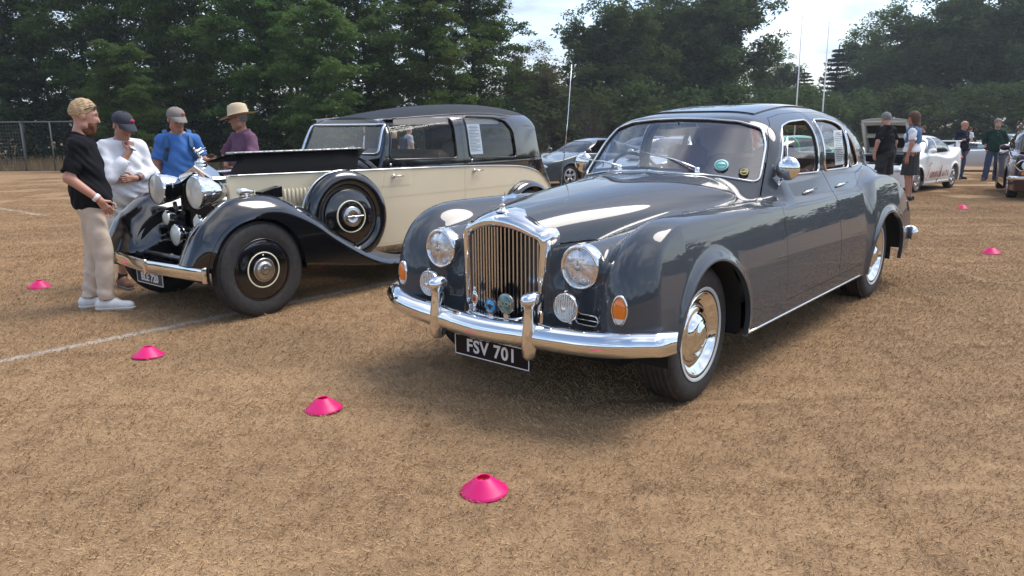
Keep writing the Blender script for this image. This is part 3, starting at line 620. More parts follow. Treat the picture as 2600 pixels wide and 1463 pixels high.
# ---------------------------------------------------------------- wheels
def wheel(parent, pos, Rt, wt, style, rz=0., side=1):
    """wheel group as part of a car: tyre > rim etc.; axle along local y, outer face on +y*side"""
    hub = bpy.data.objects.new('wheel', None); COL.objects.link(hub); hub.parent = parent; hub.location = pos; hub.rotation_euler = (0, 0, rz+(0 if side > 0 else math.pi)); hub.empty_display_size = .1
    if style not in WHEELS: WHEELS[style] = make_wheel_meshes(Rt, wt, style)
    for nm, me, mt in WHEELS[style]: link(nm, me, mt, hub)
    return hub
WHEELS = {}
def tyre_profile(Rt, wt, rr):
    h = wt/2; P = []
    for t in np.linspace(-1, 1, 9): P.append((Rt-.006*t*t*t*t-.004*abs(t), t*h*.80))
    P += [(Rt-.018, h*.90), (Rt-.04, h*.97), ((Rt+rr)/2+.01, h), ((Rt+rr)/2-.015, h*.985), (rr+.015, h*.90), (rr, h*.80)]
    return [(P[-1][0], -P[-1][1])]+[(r, -y) for r, y in P[:8:-1]]+P
def make_wheel_meshes(Rt, wt, style):
    out = []; h = wt/2
    rr = dict(bent=.215, rolls=.235).get(style, Rt*.66)
    b = MB(); b.lathe(tyre_profile(Rt, wt, rr), axis='y', n=48)
    # tread grooves as raised ribs between recessed channels
    nrib = 5
    for i in range(nrib):
        y0 = -h*.74+i*(h*1.48/nrib)+.004; y1 = y0+h*1.48/nrib-.008
        b.lathe([(Rt-.004, y0), (Rt+.004, y0+.002), (Rt+.004, y1-.002), (Rt-.004, y1)], axis='y', n=48)
    out.append(('tyre', b.mesh('tyre'), RUBBER))
    if style == 'bent':
        b = MB(); b.lathe([(.234, h*.945), (.238, h*.985), (.250, h*1.0), (.253, h*.99)], axis='y', n=48); out.append(('whitewall', b.mesh('ww'), mat('whitewall', (.46,.49,.50), .7)))
        b = MB(); b.lathe([(.226, h*.78), (.228, h*.93), (.222, h*.96), (.214, h*.90), (.19, h*.62), (.165, h*.52), (.15, h*.55)], axis='y', n=48)
        out.append(('rim', b.mesh('rim'), CHROME))
        b = MB(); b.lathe([(.155, h*.50), (.15, h*.62), (.138, h*.70), (.12, h*.66), (.112, h*.72), (.10, h*.86), (.075, h*.98), (.06, h*1.0), (.055, h*1.08), (.03, h*1.13), (.0, h*1.14)], axis='y', n=40)
        out.append(('hub_cap', b.mesh('hc'), CHROME))
        b = MB(); b.lathe([(.168, h*.50), (.15, h*.56)], axis='y', n=40); out.append(('wheel_disc', b.mesh('wd'), mat('bentley_paint', (.03,.036,.044), .3, coat=1.)))
    elif style == 'rolls':
        BK = mat('gloss_black', (.004,.004,.005), .12, coat=1.)
        b = MB(); b.lathe([(.236, h*.75), (.246, h*.88), (.240, h*.93), (.228, h*.90)], axis='y', n=48); out.append(('rim', b.mesh('rim'), BK))
        b = MB(); b.lathe([(.236, h*.80), (.222, h*.86), (.205, h*.93), (.16, h*1.02), (.10, h*1.08), (.06, h*1.1), (0, h*1.1)], axis='y', n=48); out.append(('wheel_disc', b.mesh('wd'), BK))
        b = MB(); b.lathe([(.141, h*1.035), (.140, h*1.065), (.131, h*1.075), (.130, h*1.05)], axis='y', n=48); out.append(('pinstripe', b.mesh('ps'), mat('cream_line', (.75,.70,.52), .35)))
        b = MB(); b.lathe([(.092, h*1.05), (.094, h*1.2), (.088, h*1.28), (.080, h*1.24), (.062, h*1.24), (.058, h*1.34), (.052, h*1.42), (.04, h*1.45), (.036, h*1.43), (.024, h*1.43), (.02, h*1.47), (0, h*1.48)], axis='y', n=40)
        out.append(('hub_cap', b.mesh('hc'), mat('worn_nickel', (.5,.49,.47), .25, 1.)))
        b = MB(); b.ball((0, h*1.1, .115), .007, 8, 6); out.append(('valve', b.mesh('v'), CHROME))
    else:
        RIM = mat('alloy', (.5,.51,.52), .3, .9); ns = {'five': 5, 'six': 6, 'steel': 8}.get(style.split('_')[0], 5)
        b = MB(); b.lathe([(rr+.012, h*.75), (rr+.008, h*.92), (rr-.012, h*.93), (rr-.03, h*.6), (rr-.035, -h*.6)], axis='y', n=36)
        for k in range(ns):
            a = 2*math.pi*k/ns
            for da in (-.16, .16):
                p0 = (.05*math.sin(a), h*.62, .05*math.cos(a)); p1 = ((rr-.015)*math.sin(a+da), h*.78, (rr-.015)*math.cos(a+da)); b.tube([p0, p1], [(.018, .02), (.016, .022)], n=6)
        b.lathe([(.075, h*.5), (.07, h*.72), (.03, h*.78), (0, h*.78)], axis='y', n=20); out.append(('rim', b.mesh('rim'), RIM))
        b = MB(); b.lathe([(rr*.98, h*.30), (0, h*.32)], axis='y', n=24); out.append(('brake', b.mesh('br'), mat('brake_dark', (.03,.03,.03), .6, .5)))
    return out
def trim_tubes(name, m, r, mt, parent, off=0., minlen=.15, step=.02, sm=3, sel=None, hr=None):
    b = MB(); k = 0
    for V, Nn, cl in loops(m):
        if len(V) < 4 or np.linalg.norm(np.diff(V, axis=0), axis=1).sum() < minlen: continue
        if sel is not None and not sel(V): continue
        P = smooth_loop(resample(V+Nn*off, step, cl), cl, sm); b.tube(P.tolist(), r if hr is None else [(r, hr)]*len(P), n=6, closed=cl); k += 1
    return b.build(name, mt, parent) if k else None
# ---------------------------------------------------------------- the grey saloon
def bentley():
    PAINT = mat('slate_paint', (.055,.063,.073), .5, metal=.0, coat=1., coat_r=.012, spec=.0, noise=(3., .06))
    HIDE = mat('maroon_leather', (.13,.035,.038), .5, bump=(60., .2, .004))
    LINING = mat('beige_headlining', (.52,.46,.40), .9)
    root = empty('vintage_saloon', (1.377, 5.551, 0), R(-130.26), 'slate grey 1950s saloon with tall chrome grille in the foreground', 'car')
    zt = spline([2.3,1.7,1.2,.6,0,-.6,-1.2,-2.6], [.998,.998,.993,.965,.945,.935,.925,.89])
    wh = spline([2.4,2.2,1.8,1.3,.8,.4,0], [.24,.285,.40,.525,.63,.69,.71])
    zc = spline([2.5,2.2,2.0,1.63,1.2,.67,.3,0], [.93,1.0,1.035,1.078,1.115,1.147,1.155,1.155])
    zf = spline([2.3,2.15,1.9,1.5,1.0,.5,0], [.72,.745,.82,.90,.95,.97,.97])
    zr = spline([.7,.37,.15,-.1,-.4,-.8,-1.2,-1.55,-1.85,-2.1,-2.4], [1.30,1.465,1.515,1.550,1.577,1.578,1.55,1.48,1.33,1.13,.99])
    wg = spline([.7,.3,-.2,-.8,-1.3,-1.7,-2.1,-2.5], [.68,.705,.72,.72,.70,.655,.56,.42])
    bt = spline([-1.5,-1.9,-2.2,-2.5,-2.75,-2.9], [1.06,1.07,1.04,.96,.80,.5])
    def f(x, y, z):
        y = np.sqrt(y*y+1e-6)
        n = 2.9; X = np.maximum(x-1.7, 0); Z = np.maximum(z-.45, 0); o = y-.72
        co = np.where(o > 0, 1.3+.9*sstep(.7,1.3,x), 2.6+1.6*sstep(1.0, 1.9, x)); ca = np.where(o > 0, 4.7, 3.5)
        b = np.maximum(zt(x)-.45-co*o*o, .05); a = np.maximum(.55-ca*o*o, .1)
        top = (((X/a)**n+(Z/b)**n+1e-9)**(1/n)-1)*.5
        rf = np.hypot(x-1.567, z-.36); rb = np.hypot((x+1.567)/1.17, z-.345)
        yo = .900-.34*np.maximum(z-.50, 0)**2-.25*np.maximum(.5-z, 0)**2+.030*sstep(-1.0, -1.24, x+.5*(z-.62)**2)-.05*np.maximum(x-1.85, 0)-.10*np.maximum(-1.9-x, 0)**1.5
        yo = yo+.020*np.exp(-((rf-.405)/.035)**2)+.016*np.exp(-((rb-.385)/.035)**2)
        side = y-yo
        d = top
        # rear wing
        Xr = np.maximum(-1.5-x, 0)/.96; Zr = np.maximum(z-.3, 0); hb = .728-.42*np.maximum(x+1.5, 0)**2-1.1*(y-.76)**2
        rw = ((Xr**2.3+(Zr/np.maximum(hb, .05))**2.3+1e-9)**(1/2.3)-1)*.6
        rw = smax(rw, .50-y, .15); d = smax(d, -1.9-x, .3); d = smin(d, rw, .06)
        # bonnet
        Zh = np.maximum(z-.72, 0)/np.maximum(zc(x)-.72, .1); q = 2.9
        hd = (((y/wh(x))**q+Zh**q+1e-9)**(1/q)-1)*.36; hd = smax(hd, x-2.19, .02); hd = smax(hd, .2-x, .2)
        d = smin(d, hd, .016)
        # catwalk between bonnet and wing, lamp pods, apron
        cw = smax(smax(z-zf(x), x-(2.165+.04*np.maximum(.6-z, 0)), .14), y-.74, .1); cw = smax(cw, -.2-x, .2)
        d = smin(d, cw, .045)
        pod = capsule(x, y, z, (2.12,.476,.773), (1.25,.54,.80), .108, .13); pod = smax(pod, x-2.155, .012)
        d = smin(d, pod, .06)
        # waist panels above the crease
        wa = smax((y-.735)*.86+(z-1.085)*.51, z-1.10, .04); wa = smax(smax(wa, x-.62, .35), -1.9-x, .4); d = smin(d, wa, .05)
        d = smax(d, side, .014)
        # cabin
        h0 = np.maximum(zr(x)-.95, .03); nn = 3.7
        g = (((np.maximum(z-.95, 0)/h0)**nn+(y/wg(x))**nn+1e-9)**(1/nn)-1)*.5
        g = smax(g, (x-(.66-.95*(z-1.155)-.50*y*y))*.74, .035)
        d = smin(d, g, .022)
        # boot
        bo = smax(smax(z-bt(x), y-(.66-.12*np.maximum(-2.2-x, 0)), .2), smax(-2.87-x, x+1.3, .1), .15); d = smin(d, bo, .07)
        return d
    m = surface(f, (-3.0,-1.02,.18), (2.42,1.02,1.68), .0165)
    V = m.V; ay = np.abs(V[:,1])
    # open underside
    zb = np.interp(V[:,0], [-3,-2.05,-2.0,1.9,2.0,3], [.31,.31,.275,.275,.42,.42]); _, m = clip(m, V[:,2]-zb)
    for cx, cz, r in ((1.567,.36,.40), (-1.567,.345,.375)):
        x, y, z = m.V.T; kx = 1. if cx > 0 else 1.17; g = np.where(z > cz, np.hypot((x-cx)/kx, z-cz), np.abs(x-cx)/kx)-r; g = np.maximum(g, .45-np.abs(y)); _, m = clip(m, g)
    def sided(g, y0=.40): return lambda V: np.maximum(g(V[:,0], V[:,2]), y0-np.abs(V[:,1]))
    # windscreen, rear window
    wsp = [(-.63,1.105),(-.59,1.30),(-.535,1.395),(-.40,1.435),(-.2,1.452),(0,1.457),(.2,1.452),(.40,1.435),(.535,1.395),(.59,1.30),(.63,1.105),(.45,1.135),(.2,1.158),(0,1.165),(-.2,1.158),(-.45,1.135)]
    x, y, z = m.V.T; g = np.maximum(poly_sdf(y, z, wsp)-.02, .05-x); ws, m = clip(m, g)
    x, y, z = m.V.T; g = np.maximum(poly_sdf(y, z, [(-.42,1.2),(-.33,1.42),(.33,1.42),(.42,1.2)])-.03, x+1.45); rw_, m = clip(m, g)
    # doors
    fd = [(.58,.385),(.575,.80),(.545,1.0),(.47,1.10),(.235,1.395),(.08,1.465),(-.15,1.495),(-.42,1.505),(-.415,.385)]
    rd = [(-.42,.385),(-.425,1.505),(-.75,1.505),(-.98,1.475),(-1.16,1.405),(-1.43,1.11),(-1.10,1.07),(-1.0,.96),(-1.10,.86),(-1.165,.74),(-1.155,.60),(-1.09,.47),(-1.03,.385)]
    fw = [(.34,1.125),(.16,1.35),(.07,1.41),(-.08,1.437),(-.34,1.450),(-.345,1.118)]
    rwn = [(-.49,1.118),(-.485,1.452),(-.75,1.452),(-.93,1.43),(-1.025,1.40),(-1.03,1.115)]
    qwn = [(-1.09,1.115),(-1.085,1.372),(-1.11,1.36),(-1.33,1.125)]
    gid = {}
    def cutout(m, poly, r, name):
        ins, out = clip(m, sided(rpoly(poly, r))(m.V)); return ins, out
    d1, m = cutout(m, fd, .012, 'd'); d2, m = cutout(m, rd, .012, 'd')
    g1, d1 = cutout(d1, fw, .012, 'g'); g2, d2 = cutout(d2, rwn, .012, 'g'); g3, d2 = cutout(d2, qwn, .012, 'g')
    # bonnet lid
    x, y, z = m.V.T; ed = wh(x)+.005+.02*sstep(2.2,1.6,x); rear = .62-.55*np.abs(y)**2.2
    bo, m = clip(m, np.maximum(np.maximum(np.abs(y)-ed*.985, np.maximum(rear-x, x-2.17)), .86-z))
    # sliding roof, slightly raised
    x, y, z = m.V.T; sr, m = clip(m, np.maximum(np.maximum(np.abs(y)-.40, np.abs(x+.42)-.50), 1.4-z)-.02)
    put('body', flange(m, .03), PAINT, root)
    put('bonnet', flange(bo, .03, .006), PAINT, root)
    put('sunroof', flange(inset(sr, -.008), .02), PAINT, root)
    for nm, d, gl in (('front_door', d1, [g1]), ('rear_door', d2, [g2, g3])):
        for sg in (1, -1):
            ds = clip(d, -sg*d.V[:,1])[0]; do = put('door', flange(ds, .025, .004), PAINT, root)
            for k, g in enumerate(gl):
                gs = clip(g, -sg*g.V[:,1])[0]; gs.cut[:] = 1
                trim_tubes('window_trim', gs, .0075, CHROME, do, off=.002)
                if nm == 'front_door': gs = clip(gs, gs.V[:,2]-(1.285+.12*np.maximum(gs.V[:,0]-.05,0)))[0]
                put('window_glass', inset(gs, .010), GLASS, do)
            if nm == 'front_door':
                b = MB(); b.tube([(.205,sg*.712,1.125),(.19,sg*.70,1.20),(.135,sg*.668,1.355)], .006, n=6); b.build('quarter_light_bar', CHROME, do)
            # handles
            hx = .0 if nm == 'front_door' else -.66
            b = MB(); yy = .775
            b.tube([(hx-.10, sg*(yy+.012), 1.005), (hx-.09, sg*(yy+.03), 1.01), (hx+.06, sg*(yy+.034), 1.005), (hx+.12, sg*(yy+.02), .995)], [.007,.010,.009,.005], n=8)
            b.build('door_handle', CHROME, do)
    wo = put('windscreen', inset(ws, .012), glass_mat('screen_glass', (.90,.89,.90), refl_boost=2.7), root); trim_tubes('windscreen_trim', ws, .0075, CHROME, wo, off=.002, sm=2)
    ro = put('rear_window', inset(rw_, .012), GLASS, root); trim_tubes('window_trim', rw_, .009, CHROME, ro, off=.002)
    # headlining: inner skin of the cabin
    hl = M(m.V, m.N, m.F, m.cut); hl = clip(hl, np.maximum(np.maximum(1.12-hl.V[:,2], np.abs(hl.V[:,0]+.7)-1.25), 0-hl.N[:,2]*0-1))[0]; put('headlining', inset(hl, .025, True), LINING, root)
    put('sunroof_lining', inset(sr, .02, True), LINING, root)
    # crease bead along wing and doors
    # interior
    b = MB(); b.box((-.45,0,.36), (2.5,1.55,.04)); b.box((.80,0,.65), (.03,1.3,.56)); b.box((-1.70,0,.68), (.03,1.1,.66)); b.build('floor', DARK, root)
    b = MB()
    for sg in (1, -1): b.box((-.55, sg*.69, .70), (1.9,.03,.70))
    b.build('door_trim', HIDE, root)
    for sy in (-.36, .36):
        b = MB(); b.box((-.10, sy, .55), (.56,.58,.22), bev=.05); b.box((-.42, sy, .86), (.16,.58,.52), Matrix.Rotation(R(-12), 3, 'Y'), bev=.05); b.box((-.485, sy, 1.18), (.09,.30,.20), Matrix.Rotation(R(-12), 3, 'Y'), bev=.04); b.build('seat', HIDE, root)
    b = MB(); b.box((-1.15,0,.55), (.6,1.3,.22), bev=.05); b.box((-1.50,0,.90), (.18,1.3,.55), Matrix.Rotation(R(-18), 3, 'Y'), bev=.05); b.build('rear_seat', HIDE, root)
    b = MB(); b.box((.44,0,1.0), (.22,1.06,.14), bev=.03); b.build('dashboard', mat('walnut', (.10,.04,.018), .25, coat=.6, noise=(12., .5)), root)
    b = MB(); st = Matrix.Rotation(R(-62), 3, 'Y'); c = Vector((.28,-.36,1.06))
    b.tube([c+st @ Vector((.205*math.cos(t), .205*math.sin(t), 0)) for t in np.linspace(0, 2*math.pi, 32, endpoint=False)], .011, n=8, closed=True)
    for t in (.5, 2.6, 4.7): b.tube([c, c+st @ Vector((.2*math.cos(t), .2*math.sin(t), 0))], .008, n=6)
    b.ball(c, .03); b.tube([c, c+st @ Vector((0,0,-.35))], .018); b.build('steering_wheel', BLACKP, root)
    b = MB(); b.box((.33,0,1.40), (.02,.22,.06), bev=.008); b.tube([(.33,0,1.43), (.36,0,1.455)], .006); b.build('interior_mirror', BLACKP, root)
    # wheel wells and chassis
    for cx, cz, r in ((1.567,.36,.415), (-1.567,.345,.39)):
        for sg in (1, -1):
            b = MB(); b.lathe([(r, sg*.40), (r+.003, sg*.855)], (cx,0,cz), 'y', 32, -1.75, 1.75); b.lathe([(0, sg*.42), (r, sg*.42)], (cx,0,cz), 'y', 32, -1.75, 1.75); b.build('wheel_well', DARK, root)
    b = MB(); b.box((0,0,.30), (4.0,1.2,.10)); b.box((0,0,.27), (2.2,1.62,.02)); b.build('chassis', DARK, root)
    for cx in (1.567, -1.567):
        for sg in (1, -1): wheel(root, (cx, sg*(.72 if cx > 0 else .735), .362), .362, .205, 'bent', R(2.5) if cx > 0 else 0, sg)
    # sill trims
    for sg in (1, -1):
        b = MB(); P = [(px, sg*(.868+.006*math.sin(k)), .284) for k, px in enumerate(np.linspace(1.14, -1.12, 14))]; b.tube([(p[0], sg*.890, .286) for p in P], [(.008, .006)]*14, n=6); b.build('sill_trim', CHROME, root)
    # ---------------- grille
    gr = bpy.data.objects.new('grille', None); COL.objects.link(gr); gr.parent = root
    def shell(k, x0, zo):   # outline, k = inset
        P = []
        for t in np.linspace(-1, 1, 41):
            P.append(t)
        return P
    def arch(hw, ztop, zcor, zbot, hwb, nn=15, rc=.05):
        P = [(hwb, zbot)]
        for t in np.linspace(0, math.pi/2, 6): P.append((hw-rc+rc*math.cos(t), zcor-rc+rc*math.sin(t)*1.0))
        for t in np.linspace(.8, -.8, nn): P.append((t*(hw-rc)/.9, zcor+(ztop-zcor)*(1-abs(t/.9)**1.8)))
        for t in np.linspace(math.pi/2, 0, 6): P.append((-(hw-rc+rc*math.cos(t)), zcor-rc+rc*math.sin(t)))
        P.append((-hwb, zbot)); return P
    vx = lambda y: 2.262-.18*abs(y)          # shallow V in plan
    rings = [(arch(.293,1.026,.945,.44,.262), lambda y: 2.10), (arch(.293,1.024,.945,.44,.262), lambda y: 2.16), (arch(.286,1.012,.938,.44,.258), lambda y: vx(y)-.035), (arch(.276,.990,.925,.44,.25), lambda y: vx(y)-.006), (arch(.262,.966,.912,.44,.242), lambda y: vx(y)+.004), (arch(.250,.945,.900,.44,.234), lambda y: vx(y)-.004), (arch(.246,.938,.895,.44,.230), lambda y: vx(y)-.05)]
    b = MB(); b.grid([[(xf(y), y, zz) for y, zz in r] for r, xf in rings]); b.build('grille_shell', CHROME, gr)
    b = MB(); b.poly([(2.13, y, zz) for y, zz in arch(.27,.95,.90,.43,.25)]); b.build('radiator_core', DARK, gr)
    SL = mat('slat_chrome', (.50,.505,.52), .12, 1.)
    ns = 20
    for i in range(ns):
        y = -.222+.444*i/(ns-1); ztop = .936-.42*abs(y)**1.8-(.03 if abs(y) > .21 else 0); x0 = vx(y)-.03
        b = MB(); b.add([(x0-.03,y-.0058,.445),(x0,y-.0058,.445),(x0+.004,y,.445),(x0,y+.0058,.445),(x0-.03,y+.0058,.445),(x0-.03,y-.0058,ztop),(x0,y-.0058,ztop),(x0+.004,y,ztop),(x0,y+.0058,ztop),(x0-.03,y+.0058,ztop)], [(i_, i_+1, i_+6, i_+5) for i_ in range(4)], False)
        b.build('slat', SL, gr)
    b = MB(); b.box((2.235,0,.448), (.05,.47,.022), bev=.004); b.build('grille_sill', CHROME, gr)
    # mascot
    b = MB(); b.lathe([(.035,0),(.035,.006),(.018,.012),(.012,.03),(.016,.035),(.010,.04),(0,.04)], (2.20,0,1.012), 'z', 16)
    b.tube([(2.20,0,1.05),(2.20,0,1.088)], .005, n=6)
    for zz in (1.068, 1.082): b.tube([(2.20,.0,zz+.008),(2.21,.013,zz+.005),(2.212,.014,zz-.004),(2.20,0,zz-.008)], .0035, n=6)
    for sg in (1, -1):
        for k in range(4):
            b.add([(2.197,sg*.003,1.062+.006*k),(2.197,sg*.003,1.072+.006*k),(2.145-.004*k,sg*(.028+.004*k),1.098-.006*k+.012),(2.155-.004*k,sg*(.028+.004*k),1.088-.006*k+.010)], [(0,1,2,3)])
    b.build('mascot', CHROME, gr)
    # ---------------- lamps
    REFL = mat('lamp_reflector', (.80,.81,.82), .30, .35, coat=1., noise=(30., .2, (.75,.75,.75)), bump=(42., .5, .012))
    for sg in (1, -1):
        b = MB(); c = (0, sg*.476, .773)
        b.lathe([(.112,2.135),(.114,2.165),(.110,2.192),(.100,2.200),(.094,2.195),(.092,2.185)], c, 'x', 40); b.box((2.17, sg*.476, .886), (.045,.014,.010), bev=.002); hl = b.build('headlamp', CHROME, root)
        b = MB(); b.lathe([(.093,2.187),(.07,2.150),(.04,2.125),(0,2.118)], c, 'x', 32); b.build('reflector', REFL, hl)
        b = MB(); b.lathe([(.093,2.188),(.075,2.199),(.045,2.206),(0,2.209)], c, 'x', 32); b.build('lens', mat('headlamp_glass', (.80,.82,.84), .14, .75, coat=1., noise=(24., .4, (.42,.43,.45)), bump=(46., .55, .012)), hl)
        b = MB()
        for t in (90,): b.tube([(2.211,c[1],c[2]), (2.192, c[1]+.09*math.cos(R(t)), c[2]+.09*math.sin(R(t)))], .004, n=6)
        b.ball((2.208,c[1],c[2]), (.010,.014,.014)); b.build('lamp_tripod', mat('tripod_steel', (.45,.45,.45), .3, 1.), hl)
        # fog lamp
        c = (0, sg*.468, .592); b = MB(); b.lathe([(0,2.215),(.035,2.22),(.062,2.245),(.070,2.275),(.072,2.292),(.066,2.298),(.064,2.292)], c, 'x', 32)
        b.box((2.285, c[1], .669), (.016,.012,.014), bev=.003); b.tube([(2.25,c[1],.525),(2.25,c[1],.50)], .012); fo = b.build('fog_lamp', CHROME, root)
        b = MB(); b.lathe([(.065,2.290),(.045,2.262),(.02,2.248),(0,2.246)], c, 'x', 28); b.build('reflector', mat('fog_reflector', (.85,.85,.82), .16, 1., bump=(55., .8, .015)), fo); b = MB(); b.lathe([(.065,2.294),(.04,2.304),(0,2.307)], c, 'x', 28); b.build('lens', LENS, fo)
        for k in range(9):
            yy = -.052+.013*k; hz_ = math.sqrt(max(.0635**2-yy*yy, 1e-5)); b = MB(); b.tube([(2.298,c[1]+yy,c[2]-hz_),(2.306-.8*yy*yy,c[1]+yy,c[2]),(2.298,c[1]+yy,c[2]+hz_)], .0016, n=4); b.build('lens_rib', mat('lens_rib', (.75,.75,.73), .15, coat=1.), fo)
        b = MB(); b.ball((2.308,c[1],.585), (.008,.014,.014)); b.build('bulb_shield', CHROME, fo)
        # indicator lamp: drop-shaped chrome frame, amber over clear
        def drop(k, zz0=.603):
            P = []
            for t in np.linspace(0, 2*math.pi, 28, endpoint=False):
                yy = .041*math.sin(t); zz = .078*math.cos(t); yy *= (1-.28*max(0, -math.cos(t))); P.append((k*yy, k*zz))
            return P
        nrm = Vector((.985, sg*.17, 0)).normalized(); ux = Vector((-nrm.y, nrm.x, 0)); c = Vector((2.225, sg*.735, .604))
        b = MB(); b.grid([[c+nrm*d+ux*(q[0])+Vector((0,0,q[1])) for q in drop(k)+[drop(k)[0]]] for k, d in ((1.0,-.03),(1.02,.012),(.98,.020),(.88,.022),(.86,.012))], flip=True); io = b.build('indicator_lamp', CHROME, root)
        for nm, mt_, zlo, zhi in (('amber_lens', AMBER, -.030, .0685), ('clear_lens', mat('clear_lens', (.7,.71,.7), .12, coat=1., bump=(80., .4, .005)), -.0685, -.031)):
            b = MB(); rows = []
            for zz in np.linspace(zlo, zhi, 12):
                w_ = .0365*math.sqrt(max(0., 1-(zz/.069)**2))*(1-.28*max(0., -zz/.078)); rows.append([c+nrm*(.012+.020*math.sqrt(max(0., 1-q*q))*math.sqrt(max(0., 1-(zz/.0695)**2)))+ux*(w_*q)+Vector((0,0,zz)) for q in np.linspace(-1, 1, 11)])
            b.grid(rows); b.build(nm, mt_, io)
        # air vent beside the fog lamp
        b = MB(); yc, hl_, hz = sg*.525, .066, .026; P = []
        for t in np.linspace(0, 2*math.pi, 24, endpoint=False):
            P.append((2.194+.0, yc+(hl_-hz)*np.sign(math.cos(t))*(abs(math.cos(t)) > .01)+hz*math.cos(t), .521+hz*math.sin(t)))
        b.tube(P, .004, n=6, closed=True); b.tube([(2.194,yc-hl_,.521),(2.194,yc+hl_,.521)], .0035, n=6); vo = b.build('air_vent', CHROME, root)
        b = MB(); b.poly([(2.190,p[1],p[2]) for p in P]); b.build('vent_mesh', DARK, vo)
        # door mirror on the front wing / door
        mc = Vector((.37, sg*.775, 1.165)); b = MB(); b.ball(mc, (.045,.075,.075), 20, 12); b.tube([mc+Vector((0,-sg*.03,-.06)), mc+Vector((.02,-sg*.055,-.12)), (.42,sg*.70,1.03)], .009); b.build('mirror', CHROME, root)
        # wiper
        b = MB(); p0 = Vector((.63, sg*.29-.0, 1.15)); p1 = Vector((.53, sg*.29-.36 if sg > 0 else sg*.29-.30, 1.24 if sg > 0 else 1.19))
        b.lathe([(.016,0),(.016,.03),(.010,.04),(0,.04)], p0-Vector((0,0,.02)), 'z', 10); b.tube([p0+Vector((0,0,.012)), p0*.5+p1*.5+Vector((.02,0,.02)), p1+Vector((.012,0,0))], [.007,.006,.004], n=6)
        b.tube([p0*.25+p1*.75+Vector((.005,.03,.0)), p1+Vector((-.01,-.12,.02))], .005, n=6); b.build('wiper', CHROME, root)
    # ---------------- bumper
    bp = bpy.data.objects.new('front_bumper', None); COL.objects.link(bp); bp.parent = root
    yy = np.concatenate([np.linspace(-.955, -.80, 9), np.linspace(-.74, .74, 25), np.linspace(.80, .955, 9)])
    bx = spline([-.96,-.945,-.90,-.80,-.65,-.4,0,.4,.65,.80,.90,.945,.96], [2.06,2.12,2.185,2.25,2.305,2.355,2.385,2.355,2.305,2.25,2.185,2.12,2.06])
    th = lin([0,.8,.93,.96], [1,1,.92,.8]); zcn = lambda y: .438+.02*sstep(.55,.95,np.abs(y))-.012*(1-sstep(0,.35,np.abs(y)))
    prof = [(-.065,.050),(-.03,.066),(.0,.059),(.022,.039),(.034,.012),(.036,-.012),(.028,-.036),(.008,-.055),(-.02,-.064),(-.06,-.058)]
    b = MB(); b.grid([[(float(bx(y))+px*th(abs(y)), y*(1+.02*px/.06), float(zcn(y))+pz*th(abs(y))) for px, pz in prof] for y in yy]); b.build('bumper_bar', CHROME, bp)
    for sg in (1, -1):
        rows = []; 
        for zz, w_, d_, dx in ((.325,.0,.0,.0),(.328,.022,.03,.0),(.345,.034,.046,.0),(.40,.036,.052,.0),(.47,.033,.05,.0),(.53,.029,.044,-.002),(.575,.027,.04,-.004),(.592,.030,.042,-.004),(.605,.042,.058,-.004),(.622,.046,.064,-.006),(.642,.043,.058,-.008),(.656,.03,.04,-.012),(.662,.0,.0,-.014)):
            rows.append([(2.372+dx+d_*math.cos(t), sg*.318+w_*math.sin(t), zz) for t in np.linspace(0, 2*math.pi, 25)])
        b = MB(); b.grid(rows, flip=True); b.build('overrider', CHROME, bp)
    b = MB(); b.tube([(2.20,-.20,.515),(2.27,-.165,.505),(2.325,-.12,.488),(2.335,0,.484),(2.335,.13,.487),(2.32,.18,.495),(2.27,.215,.50)], .0085, n=8); b.build('badge_bar', CHROME, bp)
    def badge(y, z, r, cols, nm):
        x0 = 2.348; b = MB(); b.lathe([(r,x0-.006),(r,x0),(r*.93,x0+.003),(0,x0+.003)], (0,y,z), 'x', 28); o = b.build(nm, cols[0], bp)
        b = MB(); b.lathe([(r*.78,x0+.003),(r*.76,x0+.006),(0,x0+.006)], (0,y,z), 'x', 28); b.build('badge_face', cols[1], o)
        b = MB(); b.box((x0-.004,y,z-r-.012), (.006,.03,.024), bev=.002); b.build('badge_clip', CHROME, o); return o
    NAVY = mat('navy_enamel', (.008,.012,.04), .2, coat=1.); GREEN = mat('green_enamel', (.03,.16,.15), .3, coat=1.)
    o = badge(.04, .548, .041, [NAVY, mat('sky_enamel', (.02,.30,.62), .25, coat=1.)], 'badge')
    b = MB(); xb = 2.3552
    b.poly([(xb,.04-.030,.552),(xb,.04-.012,.545),(xb,.04-.004,.53),(xb,.04+.004,.53),(xb,.04+.012,.545),(xb,.04+.030,.552),(xb,.04+.010,.556),(xb,.04,.562),(xb,.04-.010,.556)]); b.build('bird_emblem', mat('bronze', (.06,.05,.035), .35, .6), o)
    o = badge(.141, .575, .052, [mat('badge_silver', (.35,.36,.33), .3, .8, noise=(90., .5)), GREEN], 'badge')
    t_ = link('badge_letters', text_mesh('BCCM', .034, .001, space=.9), mat('badge_silver2', (.55,.56,.5), .3, .7), o); frame_obj(t_, (2.3552,.141,.575), (0,1,0), (0,0,1))
    b = MB(); b.ball((2.345,-.07,.575), (.008,.022,.034), 16, 10); b.lathe([(.012,0),(.006,.012),(.010,.02),(0,.03)], (2.345,-.07,.607), 'z', 12); b.tube([(2.345,-.07,.545),(2.338,-.085,.50)], .009); o = b.build('badge', CHROME, bp)
    b = MB(); b.ball((2.350,-.07,.575), (.008,.012,.020), 12, 8); b.build('badge_face', mat('red_enamel', (.25,.02,.02), .3, coat=1.), o)
